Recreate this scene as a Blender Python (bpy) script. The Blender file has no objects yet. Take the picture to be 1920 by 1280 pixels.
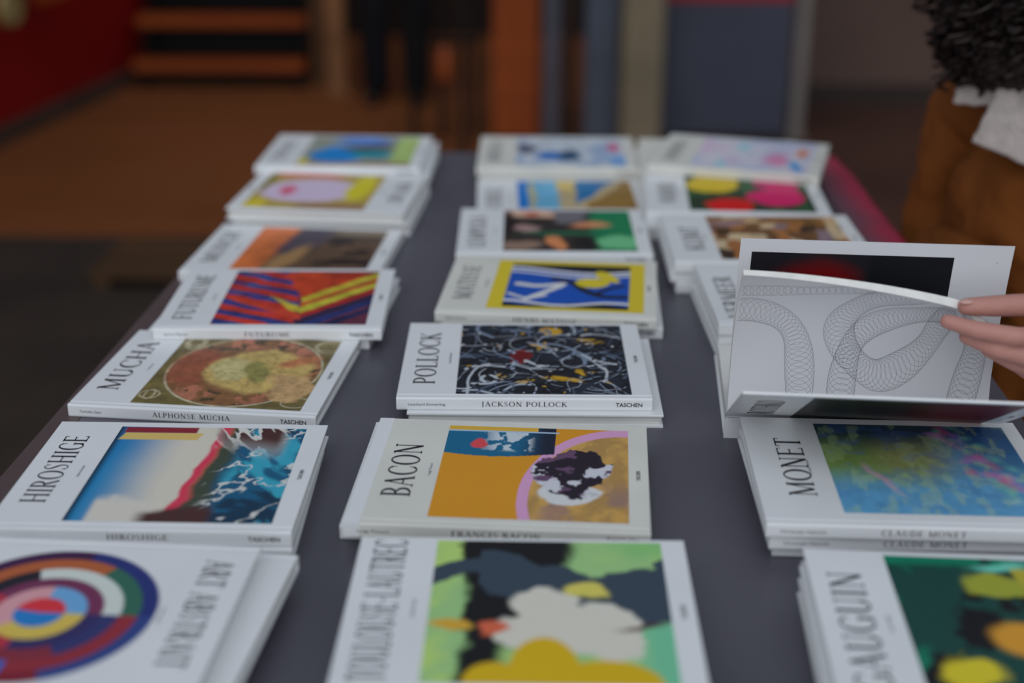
import bpy, bmesh, math, random
import numpy as np
from mathutils import Vector, Matrix, Euler

scene = bpy.context.scene
C = scene.collection
Z0 = 0.92                       # height of the table top above the floor
R = math.radians

# ------------------------------------------------------------------ camera
cam_d = bpy.data.cameras.new('camera')
cam = bpy.data.objects.new('camera', cam_d); C.objects.link(cam)
cam_d.lens = 50.0; cam_d.sensor_width = 36.0
cam_d.clip_start = 0.02; cam_d.clip_end = 100
cam.matrix_world = (Matrix.Translation((0, 0, Z0 + 0.619))
                    @ Matrix.Rotation(R(90 - 21.887), 4, 'X')
                    @ Matrix.Rotation(R(0.2086), 4, 'Z'))
cam_d.dof.use_dof = True
cam_d.dof.focus_distance = 1.385
cam_d.dof.aperture_fstop = 2.0
scene.camera = cam

# ------------------------------------------------------------------ world: even overcast sky
world = bpy.data.worlds.new('overcast_sky'); scene.world = world
world.use_nodes = True
bgn = world.node_tree.nodes['Background']
bgn.inputs[0].default_value = (0.76, 0.86, 1.0, 1); bgn.inputs[1].default_value = 0.34

# soft daylight coming through the cloud, from above and behind the viewer
sun_d = bpy.data.lights.new('sun', 'SUN'); sun = bpy.data.objects.new('sun', sun_d); C.objects.link(sun)
sun_d.energy = 1.4; sun_d.angle = R(80); sun_d.color = (0.93, 0.96, 1.0)
sun.rotation_euler = Euler((R(54), 0, R(-6)), 'XYZ')
sun.location = (0, -2, 6)

vs = scene.view_settings
vs.view_transform = 'Standard'; vs.look = 'None'; vs.gamma = 1.0; vs.exposure = 0.12
vs.use_curve_mapping = False

# ------------------------------------------------------------------ helpers
def lin1(c):
    c = c / 255.0
    return c / 12.92 if c <= 0.04045 else ((c + 0.055) / 1.055) ** 2.4
def lin(r, g, b): return (lin1(r), lin1(g), lin1(b))
LIT = 0.62                      # how strongly an upward white surface is lit
def pc(r, g, b):                # reflectance of a printed colour
    v = [lin1(c) / LIT for c in (r, g, b)]; k = min(1.0, 0.74 / max(v)); return tuple(c * k for c in v)

def mat(name, col, rough=0.5, spec=0.5, var=0.0, vscale=20, bump=0.0, bscale=200, coat=0.0, metal=0.0):
    m = bpy.data.materials.new(name); m.use_nodes = True
    nt = m.node_tree; b = nt.nodes['Principled BSDF']
    b.inputs['Base Color'].default_value = (*col, 1); b.inputs['Roughness'].default_value = rough
    b.inputs['Specular IOR Level'].default_value = spec; b.inputs['Metallic'].default_value = metal
    b.inputs['Coat Weight'].default_value = coat; b.inputs['Coat Roughness'].default_value = 0.15
    tc = nt.nodes.new('ShaderNodeTexCoord')
    if var > 0:
        n = nt.nodes.new('ShaderNodeTexNoise'); n.inputs['Scale'].default_value = vscale; n.inputs['Detail'].default_value = 5
        nt.links.new(tc.outputs['Object'], n.inputs['Vector'])
        cr = nt.nodes.new('ShaderNodeValToRGB')
        cr.color_ramp.elements[0].position = 0.3; cr.color_ramp.elements[1].position = 0.7
        cr.color_ramp.elements[0].color = (*[c * (1 - var) for c in col], 1)
        cr.color_ramp.elements[1].color = (*[min(1, c * (1 + var)) for c in col], 1)
        nt.links.new(n.outputs['Fac'], cr.inputs['Fac']); nt.links.new(cr.outputs['Color'], b.inputs['Base Color'])
    if bump > 0:
        n2 = nt.nodes.new('ShaderNodeTexNoise'); n2.inputs['Scale'].default_value = bscale; n2.inputs['Detail'].default_value = 3
        nt.links.new(tc.outputs['Object'], n2.inputs['Vector'])
        bp = nt.nodes.new('ShaderNodeBump'); bp.inputs['Strength'].default_value = bump; bp.inputs['Distance'].default_value = 0.01
        nt.links.new(n2.outputs['Fac'], bp.inputs['Height']); nt.links.new(bp.outputs['Normal'], b.inputs['Normal'])
    return m

def ramp_mat(name, stops, scale, rough=0.5, stretch=(1, 1, 1), detail=6, bump=0.0, spec=0.5):
    m = bpy.data.materials.new(name); m.use_nodes = True
    nt = m.node_tree; b = nt.nodes['Principled BSDF']; b.inputs['Roughness'].default_value = rough
    b.inputs['Specular IOR Level'].default_value = spec
    tc = nt.nodes.new('ShaderNodeTexCoord'); mp = nt.nodes.new('ShaderNodeMapping')
    mp.inputs['Scale'].default_value = stretch
    n = nt.nodes.new('ShaderNodeTexNoise'); n.inputs['Scale'].default_value = scale; n.inputs['Detail'].default_value = detail
    cr = nt.nodes.new('ShaderNodeValToRGB'); e = cr.color_ramp.elements
    while len(e) < len(stops): e.new(0.5)
    for i, (p, c) in enumerate(stops): e[i].position = p; e[i].color = (*c, 1)
    nt.links.new(tc.outputs['Object'], mp.inputs['Vector']); nt.links.new(mp.outputs['Vector'], n.inputs['Vector'])
    nt.links.new(n.outputs['Fac'], cr.inputs['Fac']); nt.links.new(cr.outputs['Color'], b.inputs['Base Color'])
    if bump:
        bp = nt.nodes.new('ShaderNodeBump'); bp.inputs['Strength'].default_value = bump; bp.inputs['Distance'].default_value = 0.01
        nt.links.new(n.outputs['Fac'], bp.inputs['Height']); nt.links.new(bp.outputs['Normal'], b.inputs['Normal'])
    return m

def link(o, parent=None):
    C.objects.link(o)
    if parent is not None: o.parent = parent
    return o

def from_bm(name, bm, m, parent=None, smooth=False):
    me = bpy.data.meshes.new(name)
    bmesh.ops.recalc_face_normals(bm, faces=bm.faces[:])
    bm.to_mesh(me); bm.free()
    for x in (m if isinstance(m, (list, tuple)) else [m]): me.materials.append(x)
    if smooth: me.polygons.foreach_set('use_smooth', [True] * len(me.polygons))
    return link(bpy.data.objects.new(name, me), parent)

def from_vf(name, v, f, m, parent=None, smooth=False, mi=None):
    me = bpy.data.meshes.new(name); me.from_pydata(v, [], f)
    for x in (m if isinstance(m, (list, tuple)) else [m]): me.materials.append(x)
    if mi is not None: me.polygons.foreach_set('material_index', mi)
    if smooth: me.polygons.foreach_set('use_smooth', [True] * len(me.polygons))
    me.update()
    return link(bpy.data.objects.new(name, me), parent)

def bbox(bm, x0, x1, y0, y1, z0, z1, bev=0.0):
    r = bmesh.ops.create_cube(bm, size=1.0)
    vs_ = r['verts']
    for v in vs_:
        v.co = Vector((x0 if v.co.x < 0 else x1, y0 if v.co.y < 0 else y1, z0 if v.co.z < 0 else z1))
    if bev > 0:
        es = {e for v in vs_ for e in v.link_edges}
        bmesh.ops.bevel(bm, geom=list(es), offset=bev, segments=2, affect='EDGES', profile=0.5)

def box(name, x0, x1, y0, y1, z0, z1, m, parent=None, bev=0.0):
    bm = bmesh.new(); bbox(bm, x0, x1, y0, y1, z0, z1, bev); return from_bm(name, bm, m, parent)

def tag(o, label=None, cat=None, group=None, kind=None):
    if label: o['label'] = label
    if cat: o['category'] = cat
    if group: o['group'] = group
    if kind: o['kind'] = kind
    return o

def empty(name, loc=(0, 0, 0), rz=0.0):
    o = bpy.data.objects.new(name, None); o.location = loc; o.rotation_euler = (0, 0, rz); o.empty_display_size = 0.05
    return link(o)

# ------------------------------------------------------------------ materials
M = {}
M['cover'] = mat('cover_laminate', (0.80, 0.81, 0.82), 0.38, 0.45, 0.03, 9, 0.0, coat=0.15)
M['cover_cream'] = mat('cover_laminate_aged', (0.73, 0.72, 0.66), 0.42, 0.4, 0.05, 14, coat=0.1)
M['ink'] = mat('ink', lin(30, 30, 36), 0.5, 0.3, 0.1, 60)
M['ink_grey'] = mat('ink_grey', lin(62, 62, 70), 0.6, 0.2, 0.1, 60)
M['paper'] = mat('paper', (0.74, 0.735, 0.75), 0.55, 0.3, 0.02, 12)

def page_edge_mat():
    m = bpy.data.materials.new('page_edges'); m.use_nodes = True
    nt = m.node_tree; b = nt.nodes['Principled BSDF']; b.inputs['Roughness'].default_value = 0.7
    tc = nt.nodes.new('ShaderNodeTexCoord'); mp = nt.nodes.new('ShaderNodeMapping'); mp.inputs['Scale'].default_value = (2, 2, 900)
    n = nt.nodes.new('ShaderNodeTexNoise'); n.inputs['Scale'].default_value = 3.0
    cr = nt.nodes.new('ShaderNodeValToRGB')
    cr.color_ramp.elements[0].position = 0.3; cr.color_ramp.elements[1].position = 0.65
    cr.color_ramp.elements[0].color = (0.52, 0.52, 0.50, 1); cr.color_ramp.elements[1].color = (0.80, 0.79, 0.75, 1)
    nt.links.new(tc.outputs['Object'], mp.inputs['Vector']); nt.links.new(mp.outputs['Vector'], n.inputs['Vector'])
    nt.links.new(n.outputs['Fac'], cr.inputs['Fac']); nt.links.new(cr.outputs['Color'], b.inputs['Base Color'])
    return m
M['pages'] = page_edge_mat()

def print_mat(name, rough=0.4):
    m = bpy.data.materials.new(name); m.use_nodes = True
    nt = m.node_tree; b = nt.nodes['Principled BSDF']; b.inputs['Roughness'].default_value = rough
    b.inputs['Specular IOR Level'].default_value = 0.22
    a = nt.nodes.new('ShaderNodeAttribute'); a.attribute_name = 'print'
    nt.links.new(a.outputs['Color'], b.inputs['Base Color'])
    b.inputs['Coat Weight'].default_value = 0.03; b.inputs['Coat Roughness'].default_value = 0.2
    return m
M['print'] = print_mat('printed_picture')

M['table'] = ramp_mat('dark_grey_laminate', [(0.25, lin(74, 72, 81)), (0.5, lin(84, 82, 92)), (0.75, lin(95, 93, 103))], 3.2, 0.40, (1, 1, 1), 9, 0.03, 0.45)
M['brown_strip'] = mat('brown_edge_tone', lin(82, 65, 65), 0.4, 0.5, 0.12, 12)  # browner tone for the strip along the table's left edge
M['dark_metal'] = mat('dark_metal', lin(30, 29, 31), 0.5, 0.4, 0.1, 8)

# ------------------------------------------------------------------ the place: ground, walls
ground = box('floor', -9, 9, -4, 4.82, -0.12, 0.0,
             ramp_mat('dark_near_floor', [(0.3, lin(44, 37, 32)), (0.55, lin(54, 46, 40)), (0.8, lin(66, 56, 48))], 2.2, 0.85, bump=0.2, spec=0.2))  # near floor piece, darker and greyer up to a straight edge
tag(ground, kind='structure')
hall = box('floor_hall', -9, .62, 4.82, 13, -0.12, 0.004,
           ramp_mat('reddish_brown_floor', [(0.25, lin(106, 60, 28)), (0.5, lin(120, 68, 34)), (0.75, lin(130, 70, 44))], 0.9, 0.7, bump=0.05, spec=0.2))  # far floor piece, warmer brown beyond that edge
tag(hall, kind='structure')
side = box('floor_side', .62, 9, 4.82, 13, -0.12, 0.004, ramp_mat('dark_red_brown_floor', [(0.3, lin(60, 38, 30)), (0.7, lin(78, 50, 38))], 1.1, 0.8, bump=0.05, spec=0.2)); tag(side, kind='structure')  # right part of the far floor in a darker brown
wall_b = box('wall_back', -9, 9, 8.9, 9.2, 0, 4.5, mat('dark_brown_plaster', lin(42, 30, 24), 0.85, 0.2, 0.25, 1.4))
tag(wall_b, kind='structure')
wall_r = box('wall_right', 1.33, 9, 7.02, 7.25, 0, 4.0, mat('brown_plaster', lin(86, 68, 60), 0.85, 0.2, 0.12, 1.2)); tag(wall_r, kind='structure')
bb = box('baseboard_right', 1.33, 9, 6.97, 7.02, 0.004, 0.10, mat('dark_baseboard', lin(44, 34, 30), 0.7, 0.3, 0.15, 3)); tag(bb, kind='structure')

# red side wall at the left, running away from the viewer
rw = box('wall_left', -0.10, 0.0, -4.0, 3.0, 0.07, 3.0, mat('red_painted_panel', lin(128, 8, 6), 0.55, 0.35, 0.12, 1.1)); tag(rw, kind='structure')
rw.location = (-2.16, 6.79, 0); rw.rotation_euler = (0, 0, R(-10.5))
rk = box('baseboard_left', -0.12, 0.06, -4.0, 3.0, 0.004, 0.07, mat('grey_brown_kerb', lin(64, 48, 40), 0.8, 0.2, 0.2, 3)); tag(rk, kind='structure')
rk.location = (-2.16, 6.79, 0); rk.rotation_euler = (0, 0, R(-10.5))

# ------------------------------------------------------------------ table
tb = empty('display_table', (0.03, 1.4, 0)); tag(tb, 'long dark grey display table with scratched top carrying the art books', 'table')
tpts = [(-0.535, 0.42), (0.505, 0.42), (0.552, 2.425), (-0.395, 2.425)]
def prism(name, pts, z0, z1, m, parent, off=(0.03, 1.4, 0)):
    n = len(pts); v = [(p[0] - off[0], p[1] - off[1], z - off[2]) for z in (z0, z1) for p in pts]
    f = [tuple(range(n - 1, -1, -1)), tuple(range(n, 2 * n))] + [(i, (i + 1) % n, n + (i + 1) % n, n + i) for i in range(n)]
    return from_vf(name, v, f, m, parent)
prism('tabletop', [(tpts[0][0] + 0.03, 0.42), (0.505, 0.42), (0.552, 2.425), (tpts[3][0] + 0.028, 2.425)], Z0 - 0.03, Z0, M['table'], tb)
prism('edge_strip', [(tpts[0][0], 0.42), (tpts[0][0] + 0.0295, 0.42), (tpts[3][0] + 0.0275, 2.425), (tpts[3][0], 2.425)], Z0 - 0.032, Z0 + 0.0004, M['brown_strip'], tb)
prism('apron', [(-0.44, 0.52), (0.44, 0.52), (0.47, 2.34), (-0.34, 2.34)], Z0 - 0.09, Z0 - 0.0305, M['dark_metal'], tb)
for x, y in ((-0.42, 0.55), (0.42, 0.55), (0.45, 2.30), (-0.32, 2.30)):
    box('leg', x - 0.025 - 0.03, x + 0.025 - 0.03, y - 0.025 - 1.4, y + 0.025 - 1.4, 0, Z0 - 0.091, M['dark_metal'], tb, 0.004)

# ------------------------------------------------------------------ lettering: a light serif capital alphabet
TH, TN, SE = 0.12, 0.052, 0.045
def seg(x0, y0, x1, y1, w, w2=None):
    w2 = w if w2 is None else w2
    d = math.hypot(x1 - x0, y1 - y0) or 1e-6; nx, ny = -(y1 - y0) / d, (x1 - x0) / d
    return ([(x0 + nx * w / 2, y0 + ny * w / 2), (x0 - nx * w / 2, y0 - ny * w / 2), (x1 - nx * w2 / 2, y1 - ny * w2 / 2), (x1 + nx * w2 / 2, y1 + ny * w2 / 2)], [(0, 1, 2, 3)])
def ribbon(pts, ws):
    v = []; f = []
    for i, p in enumerate(pts):
        a = pts[max(0, i - 1)]; b = pts[min(len(pts) - 1, i + 1)]
        d = math.hypot(b[0] - a[0], b[1] - a[1]) or 1e-6; nx, ny = -(b[1] - a[1]) / d, (b[0] - a[0]) / d
        v += [(p[0] + nx * ws[i] / 2, p[1] + ny * ws[i] / 2), (p[0] - nx * ws[i] / 2, p[1] - ny * ws[i] / 2)]
    for i in range(len(pts) - 1): f.append((2 * i, 2 * i + 1, 2 * i + 3, 2 * i + 2))
    return v, f
def arc(cx, cy, rx, ry, a0, a1, n=14, th=TH, tn=TN):
    ps = []; ws = []
    for i in range(n + 1):
        a = R(a0 + (a1 - a0) * i / n); ps.append((cx + rx * math.cos(a), cy + ry * math.sin(a))); ws.append(tn + (th - tn) * abs(math.cos(a)) ** 1.3)
    return ribbon(ps, ws)
def serif(x, y, h=0.11): return seg(x - h, y, x + h, y, SE)
def stem(x, th=TH, top=True, bot=True):
    o = [seg(x, 0, x, 1, th)]
    if bot: o.append(serif(x, 0.02))
    if top: o.append(serif(x, 0.98))
    return o
def vt(x, y, h): return seg(x, y - h, x, y + h, 0.04)
GL = {
 'A': (0.66, [seg(0.08, 0, 0.33, 1, TN), seg(0.31, 1, 0.58, 0, TH), seg(0.18, 0.36, 0.48, 0.36, TN), serif(0.08, .02, .09), serif(0.58, .02, .09)]),
 'B': (0.56, stem(0.13) + [arc(0.2, 0.75, 0.24, 0.23, -90, 90), arc(0.2, 0.265, 0.30, 0.245, -90, 90), seg(.13, .975, .22, .975, TN), seg(.13, .52, .22, .52, TN), seg(.13, .022, .22, .022, TN)]),
 'C': (0.62, [arc(0.36, 0.5, 0.29, 0.49, 48, 312, 20), vt(.56, .82, .1), vt(.56, .18, .1)]),
 'D': (0.66, stem(0.13) + [arc(0.2, 0.5, 0.38, 0.478, -90, 90, 18), seg(.13, .978, .22, .978, TN), seg(.13, .022, .22, .022, TN)]),
 'E': (0.54, stem(0.13) + [seg(.13, .98, .48, .98, TN), seg(.13, .52, .40, .52, TN), seg(.13, .02, .50, .02, TN), vt(.48, .92, .07), vt(.50, .08, .08), vt(.40, .52, .06)]),
 'F': (0.50, stem(0.13) + [seg(.13, .98, .47, .98, TN), seg(.13, .52, .39, .52, TN), vt(.47, .92, .07), vt(.39, .52, .06)]),
 'G': (0.66, [arc(0.36, 0.5, 0.29, 0.49, 48, 318, 20), vt(.56, .82, .1), seg(.56, .03, .56, .42, TH * .9), serif(.55, .43, .1)]),
 'H': (0.70, stem(0.13) + stem(0.57) + [seg(.13, .51, .57, .51, TN)]),
 'I': (0.28, stem(0.14)),
 'J': (0.32, [seg(.18, .1, .18, 1, TH), serif(.18, .98), arc(.06, .08, .12, .2, -90, 0, 6)]),
 'K': (0.64, stem(0.13) + [seg(.16, .45, .53, 1, TN), seg(.26, .58, .58, 0, TH), serif(.53, .98, .09), serif(.58, .02, .09)]),
 'L': (0.50, stem(0.13) + [seg(.13, .02, .48, .02, TN), vt(.48, .09, .09)]),
 'M': (0.84, [seg(.12, 0, .14, 1, TN), seg(.13, 1, .42, .05, TH), seg(.42, .03, .70, 1, TN), seg(.71, 0, .70, 1, TH), serif(.12, .02, .09), serif(.71, .02), serif(.10, .98, .07), serif(.73, .98, .07)]),
 'N': (0.72, [seg(.13, 0, .13, 1, TN), seg(.12, 1, .58, 0.02, TH), seg(.59, 0, .59, 1, TN), serif(.13, .02, .09), serif(.10, .98, .07), serif(.59, .98, .09)]),
 'O': (0.70, [arc(0.35, 0.5, 0.29, 0.49, 0, 360, 28)]),
 'P': (0.54, stem(0.13) + [arc(0.2, 0.72, 0.27, 0.26, -90, 90), seg(.13, .98, .22, .98, TN), seg(.13, .46, .22, .46, TN)]),
 'Q': (0.70, [arc(0.35, 0.5, 0.29, 0.49, 0, 360, 28), seg(.38, .05, .62, -.2, TH * .8, TN)]),
 'R': (0.60, stem(0.13) + [arc(0.2, 0.73, 0.25, 0.25, -90, 90), seg(.13, .98, .22, .98, TN), seg(.13, .48, .22, .48, TN), seg(.28, .48, .55, 0, TH), serif(.56, .02, .07)]),
 'S': (0.48, [ribbon([(.40, .84), (.33, .95), (.22, .98), (.12, .90), (.08, .77), (.14, .63), (.24, .53), (.34, .42), (.41, .28), (.37, .11), (.25, .02), (.14, .06), (.07, .19)], [.05, .045, .045, .06, .08, .1, .115, .1, .08, .06, .045, .045, .05]), vt(.40, .86, .08), vt(.07, .15, .09)]),
 'T': (0.58, [seg(.29, 0, .29, 1, TH), serif(.29, .02), seg(.04, .98, .54, .98, TN), vt(.05, .91, .08), vt(.53, .91, .08)]),
 'U': (0.68, [seg(.14, .27, .14, 1, TH), serif(.14, .98), seg(.55, .27, .55, 1, TN), serif(.55, .98, .09), arc(.345, .28, .205, .27, 180, 360, 12)]),
 'V': (0.64, [seg(.08, 1, .33, 0, TH), seg(.32, 0, .57, 1, TN), serif(.08, .98, .09), serif(.57, .98, .09)]),
 'W': (0.90, [seg(.08, 1, .28, 0, TH), seg(.28, 0, .46, 1, TN), seg(.44, 1, .64, 0, TH), seg(.64, 0, .82, 1, TN), serif(.08, .98, .09), serif(.82, .98, .09)]),
 'X': (0.62, [seg(.08, 1, .54, 0, TH), seg(.54, 1, .08, 0, TN), serif(.08, .98, .08), serif(.54, .98, .08), serif(.08, .02, .08), serif(.54, .02, .08)]),
 'Y': (0.60, [seg(.07, 1, .30, .45, TH), seg(.53, 1, .30, .45, TN), seg(.30, 0, .30, .47, TH), serif(.30, .02), serif(.07, .98, .08), serif(.53, .98, .08)]),
 'Z': (0.56, [seg(.08, .98, .48, .98, TN), seg(.48, 1, .08, 0, TH), seg(.08, .02, .50, .02, TN)]),
 '-': (0.34, [seg(.05, .42, .29, .42, TN * 1.3)]),
 ' ': (0.26, []),
}
def serif_text(s, spacing=0.06):
    x = 0; V = []; F = []
    for ch in s:
        w, parts = GL[ch]
        for v, f in parts:
            o = len(V); V += [(a + x, b) for a, b in v]; F += [tuple(i + o for i in q) for q in f]
        x += w + spacing
    return V, F, x - spacing

_sans = {}
def sans_text(s, bold=0.0):
    k = (s, bold)
    if k not in _sans:
        cu = bpy.data.curves.new('lettering_source', 'FONT'); cu.body = s; cu.offset = bold; cu.resolution_u = 3
        ob = bpy.data.objects.new('lettering_source', cu); C.objects.link(ob)
        dg = bpy.context.evaluated_depsgraph_get(); dg.update()
        me = ob.evaluated_get(dg).to_mesh()
        V = [(v.co.x, v.co.y) for v in me.vertices]; F = [tuple(p.vertices) for p in me.polygons]
        ob.evaluated_get(dg).to_mesh_clear()
        bpy.data.objects.remove(ob); bpy.data.curves.remove(cu)
        x0 = min(a for a, b in V); x1 = max(a for a, b in V); y1 = max(b for a, b in V)
        _sans[k] = ([((a - x0), b / 1.0) for a, b in V], F, x1 - x0, y1)
    return _sans[k]

def put_text(name, VF, frame, parent, m):
    """frame(a, b) -> local xyz"""
    V, F = VF
    return from_vf(name, [frame(a, b) for a, b in V], F, m, parent)

# ------------------------------------------------------------------ printed pictures (plain colour compositions)
_rng = np.random.RandomState(7)
_tab = _rng.rand(256, 256)
def vnoise(x, y, seed=0):
    x = x + seed * 17.31; y = y + seed * 9.73
    xi = np.floor(x).astype(int); yi = np.floor(y).astype(int); fx = x - xi; fy = y - yi
    fx = fx * fx * (3 - 2 * fx); fy = fy * fy * (3 - 2 * fy)
    a = _tab[xi % 256, yi % 256]; b = _tab[(xi + 1) % 256, yi % 256]; c = _tab[xi % 256, (yi + 1) % 256]; d = _tab[(xi + 1) % 256, (yi + 1) % 256]
    return (a * (1 - fx) + b * fx) * (1 - fy) + (c * (1 - fx) + d * fx) * fy
def fbm(x, y, o=4, seed=0):
    s = 0; a = 0.5; t = 0
    for i in range(o): s = s + a * vnoise(x * 2 ** i, y * 2 ** i, seed + i); t += a; a *= 0.5
    return s / t
def sst(e0, e1, x):
    t = np.clip((x - e0) / (e1 - e0), 0, 1); return t * t * (3 - 2 * t)

class Art:
    """s runs left to right, t from the spine edge (near) to the far edge"""
    def __init__(self, nx, ny, base):
        self.nx, self.ny = nx, ny
        s, t = np.meshgrid(np.linspace(0, 1, nx), np.linspace(0, 1, ny)); self.s, self.t = s, t
        self.px = 1.6 / nx
        self.c = np.zeros((ny, nx, 3)); self.c[:] = pc(*base)
    def mix(self, k, col):
        k = np.clip(k, 0, 1)[..., None]; self.c = self.c * (1 - k) + np.array(pc(*col)) * k
    def warp(self, amt, sc, seed):
        return (self.s + amt * (fbm(self.s * sc, self.t * sc, 4, seed) - 0.5) * 2, self.t + amt * (fbm(self.s * sc, self.t * sc, 4, seed + 40) - 0.5) * 2)
    def blob(self, cx, cy, rx, ry, col, ang=0, amt=0.0, sc=6, seed=1, soft=0.02, op=1.0):
        s, t = self.warp(amt, sc, seed) if amt else (self.s, self.t)
        c, n = math.cos(R(ang)), math.sin(R(ang)); x = s - cx; y = (t - cy)
        d = np.sqrt(((c * x + n * y) / rx) ** 2 + ((-n * x + c * y) / ry) ** 2)
        self.mix(op * (1 - sst(1 - soft / min(rx, ry), 1 + soft / min(rx, ry), d)), col)
    def poly(self, pts, col, amt=0.0, sc=6, seed=1, op=1.0, soft=None):
        s, t = self.warp(amt, sc, seed) if amt else (self.s, self.t)
        n = len(pts); inside = np.zeros(s.shape, bool); dist = np.full(s.shape, 9.0)
        for i in range(n):
            (x0, y0), (x1, y1) = pts[i], pts[(i + 1) % n]
            cond = ((y0 > t) != (y1 > t)); xx = (x1 - x0) * (t - y0) / ((y1 - y0) or 1e-9) + x0
            inside ^= cond & (s < xx)
            dx, dy = x1 - x0, y1 - y0; L = dx * dx + dy * dy or 1e-9
            k = np.clip(((s - x0) * dx + (t - y0) * dy) / L, 0, 1)
            dist = np.minimum(dist, np.hypot(s - x0 - k * dx, t - y0 - k * dy))
        sd = np.where(inside, dist, -dist); w = soft or self.px
        self.mix(op * sst(-w, w, sd), col)
    def stroke(self, pts, w, col, op=1.0, soft=None):
        pts = np.array(pts); w2 = w; m = w + 0.02
        x0, y0 = pts.min(0) - m; x1, y1 = pts.max(0) + m
        i0 = max(0, int(x0 * self.nx)); i1 = min(self.nx, int(x1 * self.nx) + 2); j0 = max(0, int(y0 * self.ny)); j1 = min(self.ny, int(y1 * self.ny) + 2)
        if i1 <= i0 or j1 <= j0: return
        s = self.s[j0:j1, i0:i1]; t = self.t[j0:j1, i0:i1]; dist = np.full(s.shape, 9.0)
        for a, b in zip(pts[:-1], pts[1:]):
            dx, dy = b - a; L = dx * dx + dy * dy or 1e-9
            k = np.clip(((s - a[0]) * dx + (t - a[1]) * dy) / L, 0, 1)
            dist = np.minimum(dist, np.hypot(s - a[0] - k * dx, t - a[1] - k * dy))
        sf = soft or self.px * 0.7
        k = (op * (1 - sst(w2 / 2 - sf, w2 / 2 + sf, dist)))[..., None]
        self.c[j0:j1, i0:i1] = self.c[j0:j1, i0:i1] * (1 - k) + np.array(pc(*col)) * k
    def noise(self, amt, sc, seed=3, st=1.0):
        self.c *= (1 + amt * 2 * (fbm(self.s * sc, self.t * sc * st, 4, seed) - 0.5))[..., None]

def spline(pts, n=10):
    P = np.array(pts, float); P = np.vstack([2 * P[0] - P[1], P, 2 * P[-1] - P[-2]]); out = []
    for i in range(1, len(P) - 2):
        for k in range(n):
            u = k / n; a, b, c, d = P[i - 1:i + 3]
            out.append(0.5 * ((2 * b) + (-a + c) * u + (2 * a - 5 * b + 4 * c - d) * u * u + (-a + 3 * b - 3 * c + d) * u ** 3))
    out.append(P[-2]); return np.array(out)

def art_blue_cream(a):          # blue to cream field, red band, teal side with pale flecks
    g = sst(0.02, 0.42, a.s + 0.05 * (fbm(a.s * 4, a.t * 4, 3, 2) - .5)); a.mix(1 - g, (18, 108, 154))
    a.mix(sst(0.6, 1.0, 1 - a.s) * sst(.45, .95, a.t) * .4, (20, 90, 150))
    a.mix(1 - sst(0.0, 0.05, a.s), (10, 40, 60))
    s2, t2 = a.warp(.05, 5, 8)
    edge = 0.53 + 0.07 * (t2 - .2)
    a.mix(sst(edge - .055, edge - .03, s2), (196, 52, 78)); a.mix(sst(edge - .02, edge + .03, s2) * sst(.1, .4, a.t), (150, 84, 62))
    a.mix(sst(edge + .0, edge + .04, s2), (52, 60, 48))
    a.mix(sst(edge + .07, edge + .16, s2), (16, 74, 104))
    n = fbm(a.s * 5 + a.t * 2, a.t * 8, 4, 12); a.mix(sst(edge + .1, edge + .2, s2) * sst(.5, .62, n), (12, 44, 66)); a.mix(sst(edge + .1, edge + .2, s2) * sst(.55, .7, fbm(a.s * 7, a.t * 5 + a.s * 5, 4, 17)), (44, 136, 158))
    w = np.abs(fbm(a.s * 4 + 2 * a.t, a.t * 6 - a.s * 3, 5, 21) - .5); a.mix((1 - sst(.008, .03, w)) * sst(edge + .04, edge + .12, s2) * .95, (226, 226, 220))
    m = fbm(a.s * 9, a.t * 7 + a.s * 9, 5, 31); reg = sst(.62, .9, a.t + .25 * (a.s - .8)) * sst(.5, .6, a.s) * (1 - sst(.86, .95, a.s))
    a.mix(reg * sst(.42, .46, m), (228, 224, 216)); a.mix(reg * sst(.56, .6, m), (62, 34, 34))
    low = 1 - sst(.10, .24, a.t + .12 * (fbm(a.s * 8, a.t * 8, 5, 5) - .5) * 2 + .18 * np.abs(a.s - .18) - .05)
    a.mix(low * (1 - sst(.38, .46, a.s)) * sst(.08, .12, a.s), (214, 208, 196))
    a.mix((1 - sst(.05, .13, a.t + .1 * (fbm(a.s * 6, a.t * 6, 4, 6) - .5) - .05 * a.s)) * sst(.3, .4, a.s) * (1 - sst(.66, .72, a.s)), (62, 36, 34))
    a.poly([(0.03, .93), (.42, .93), (.42, .995), (.03, .995)], (112, 28, 40)); a.poly([(.02, .85), (.44, .85), (.46, .93), (.04, .93)], (222, 190, 110))
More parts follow.
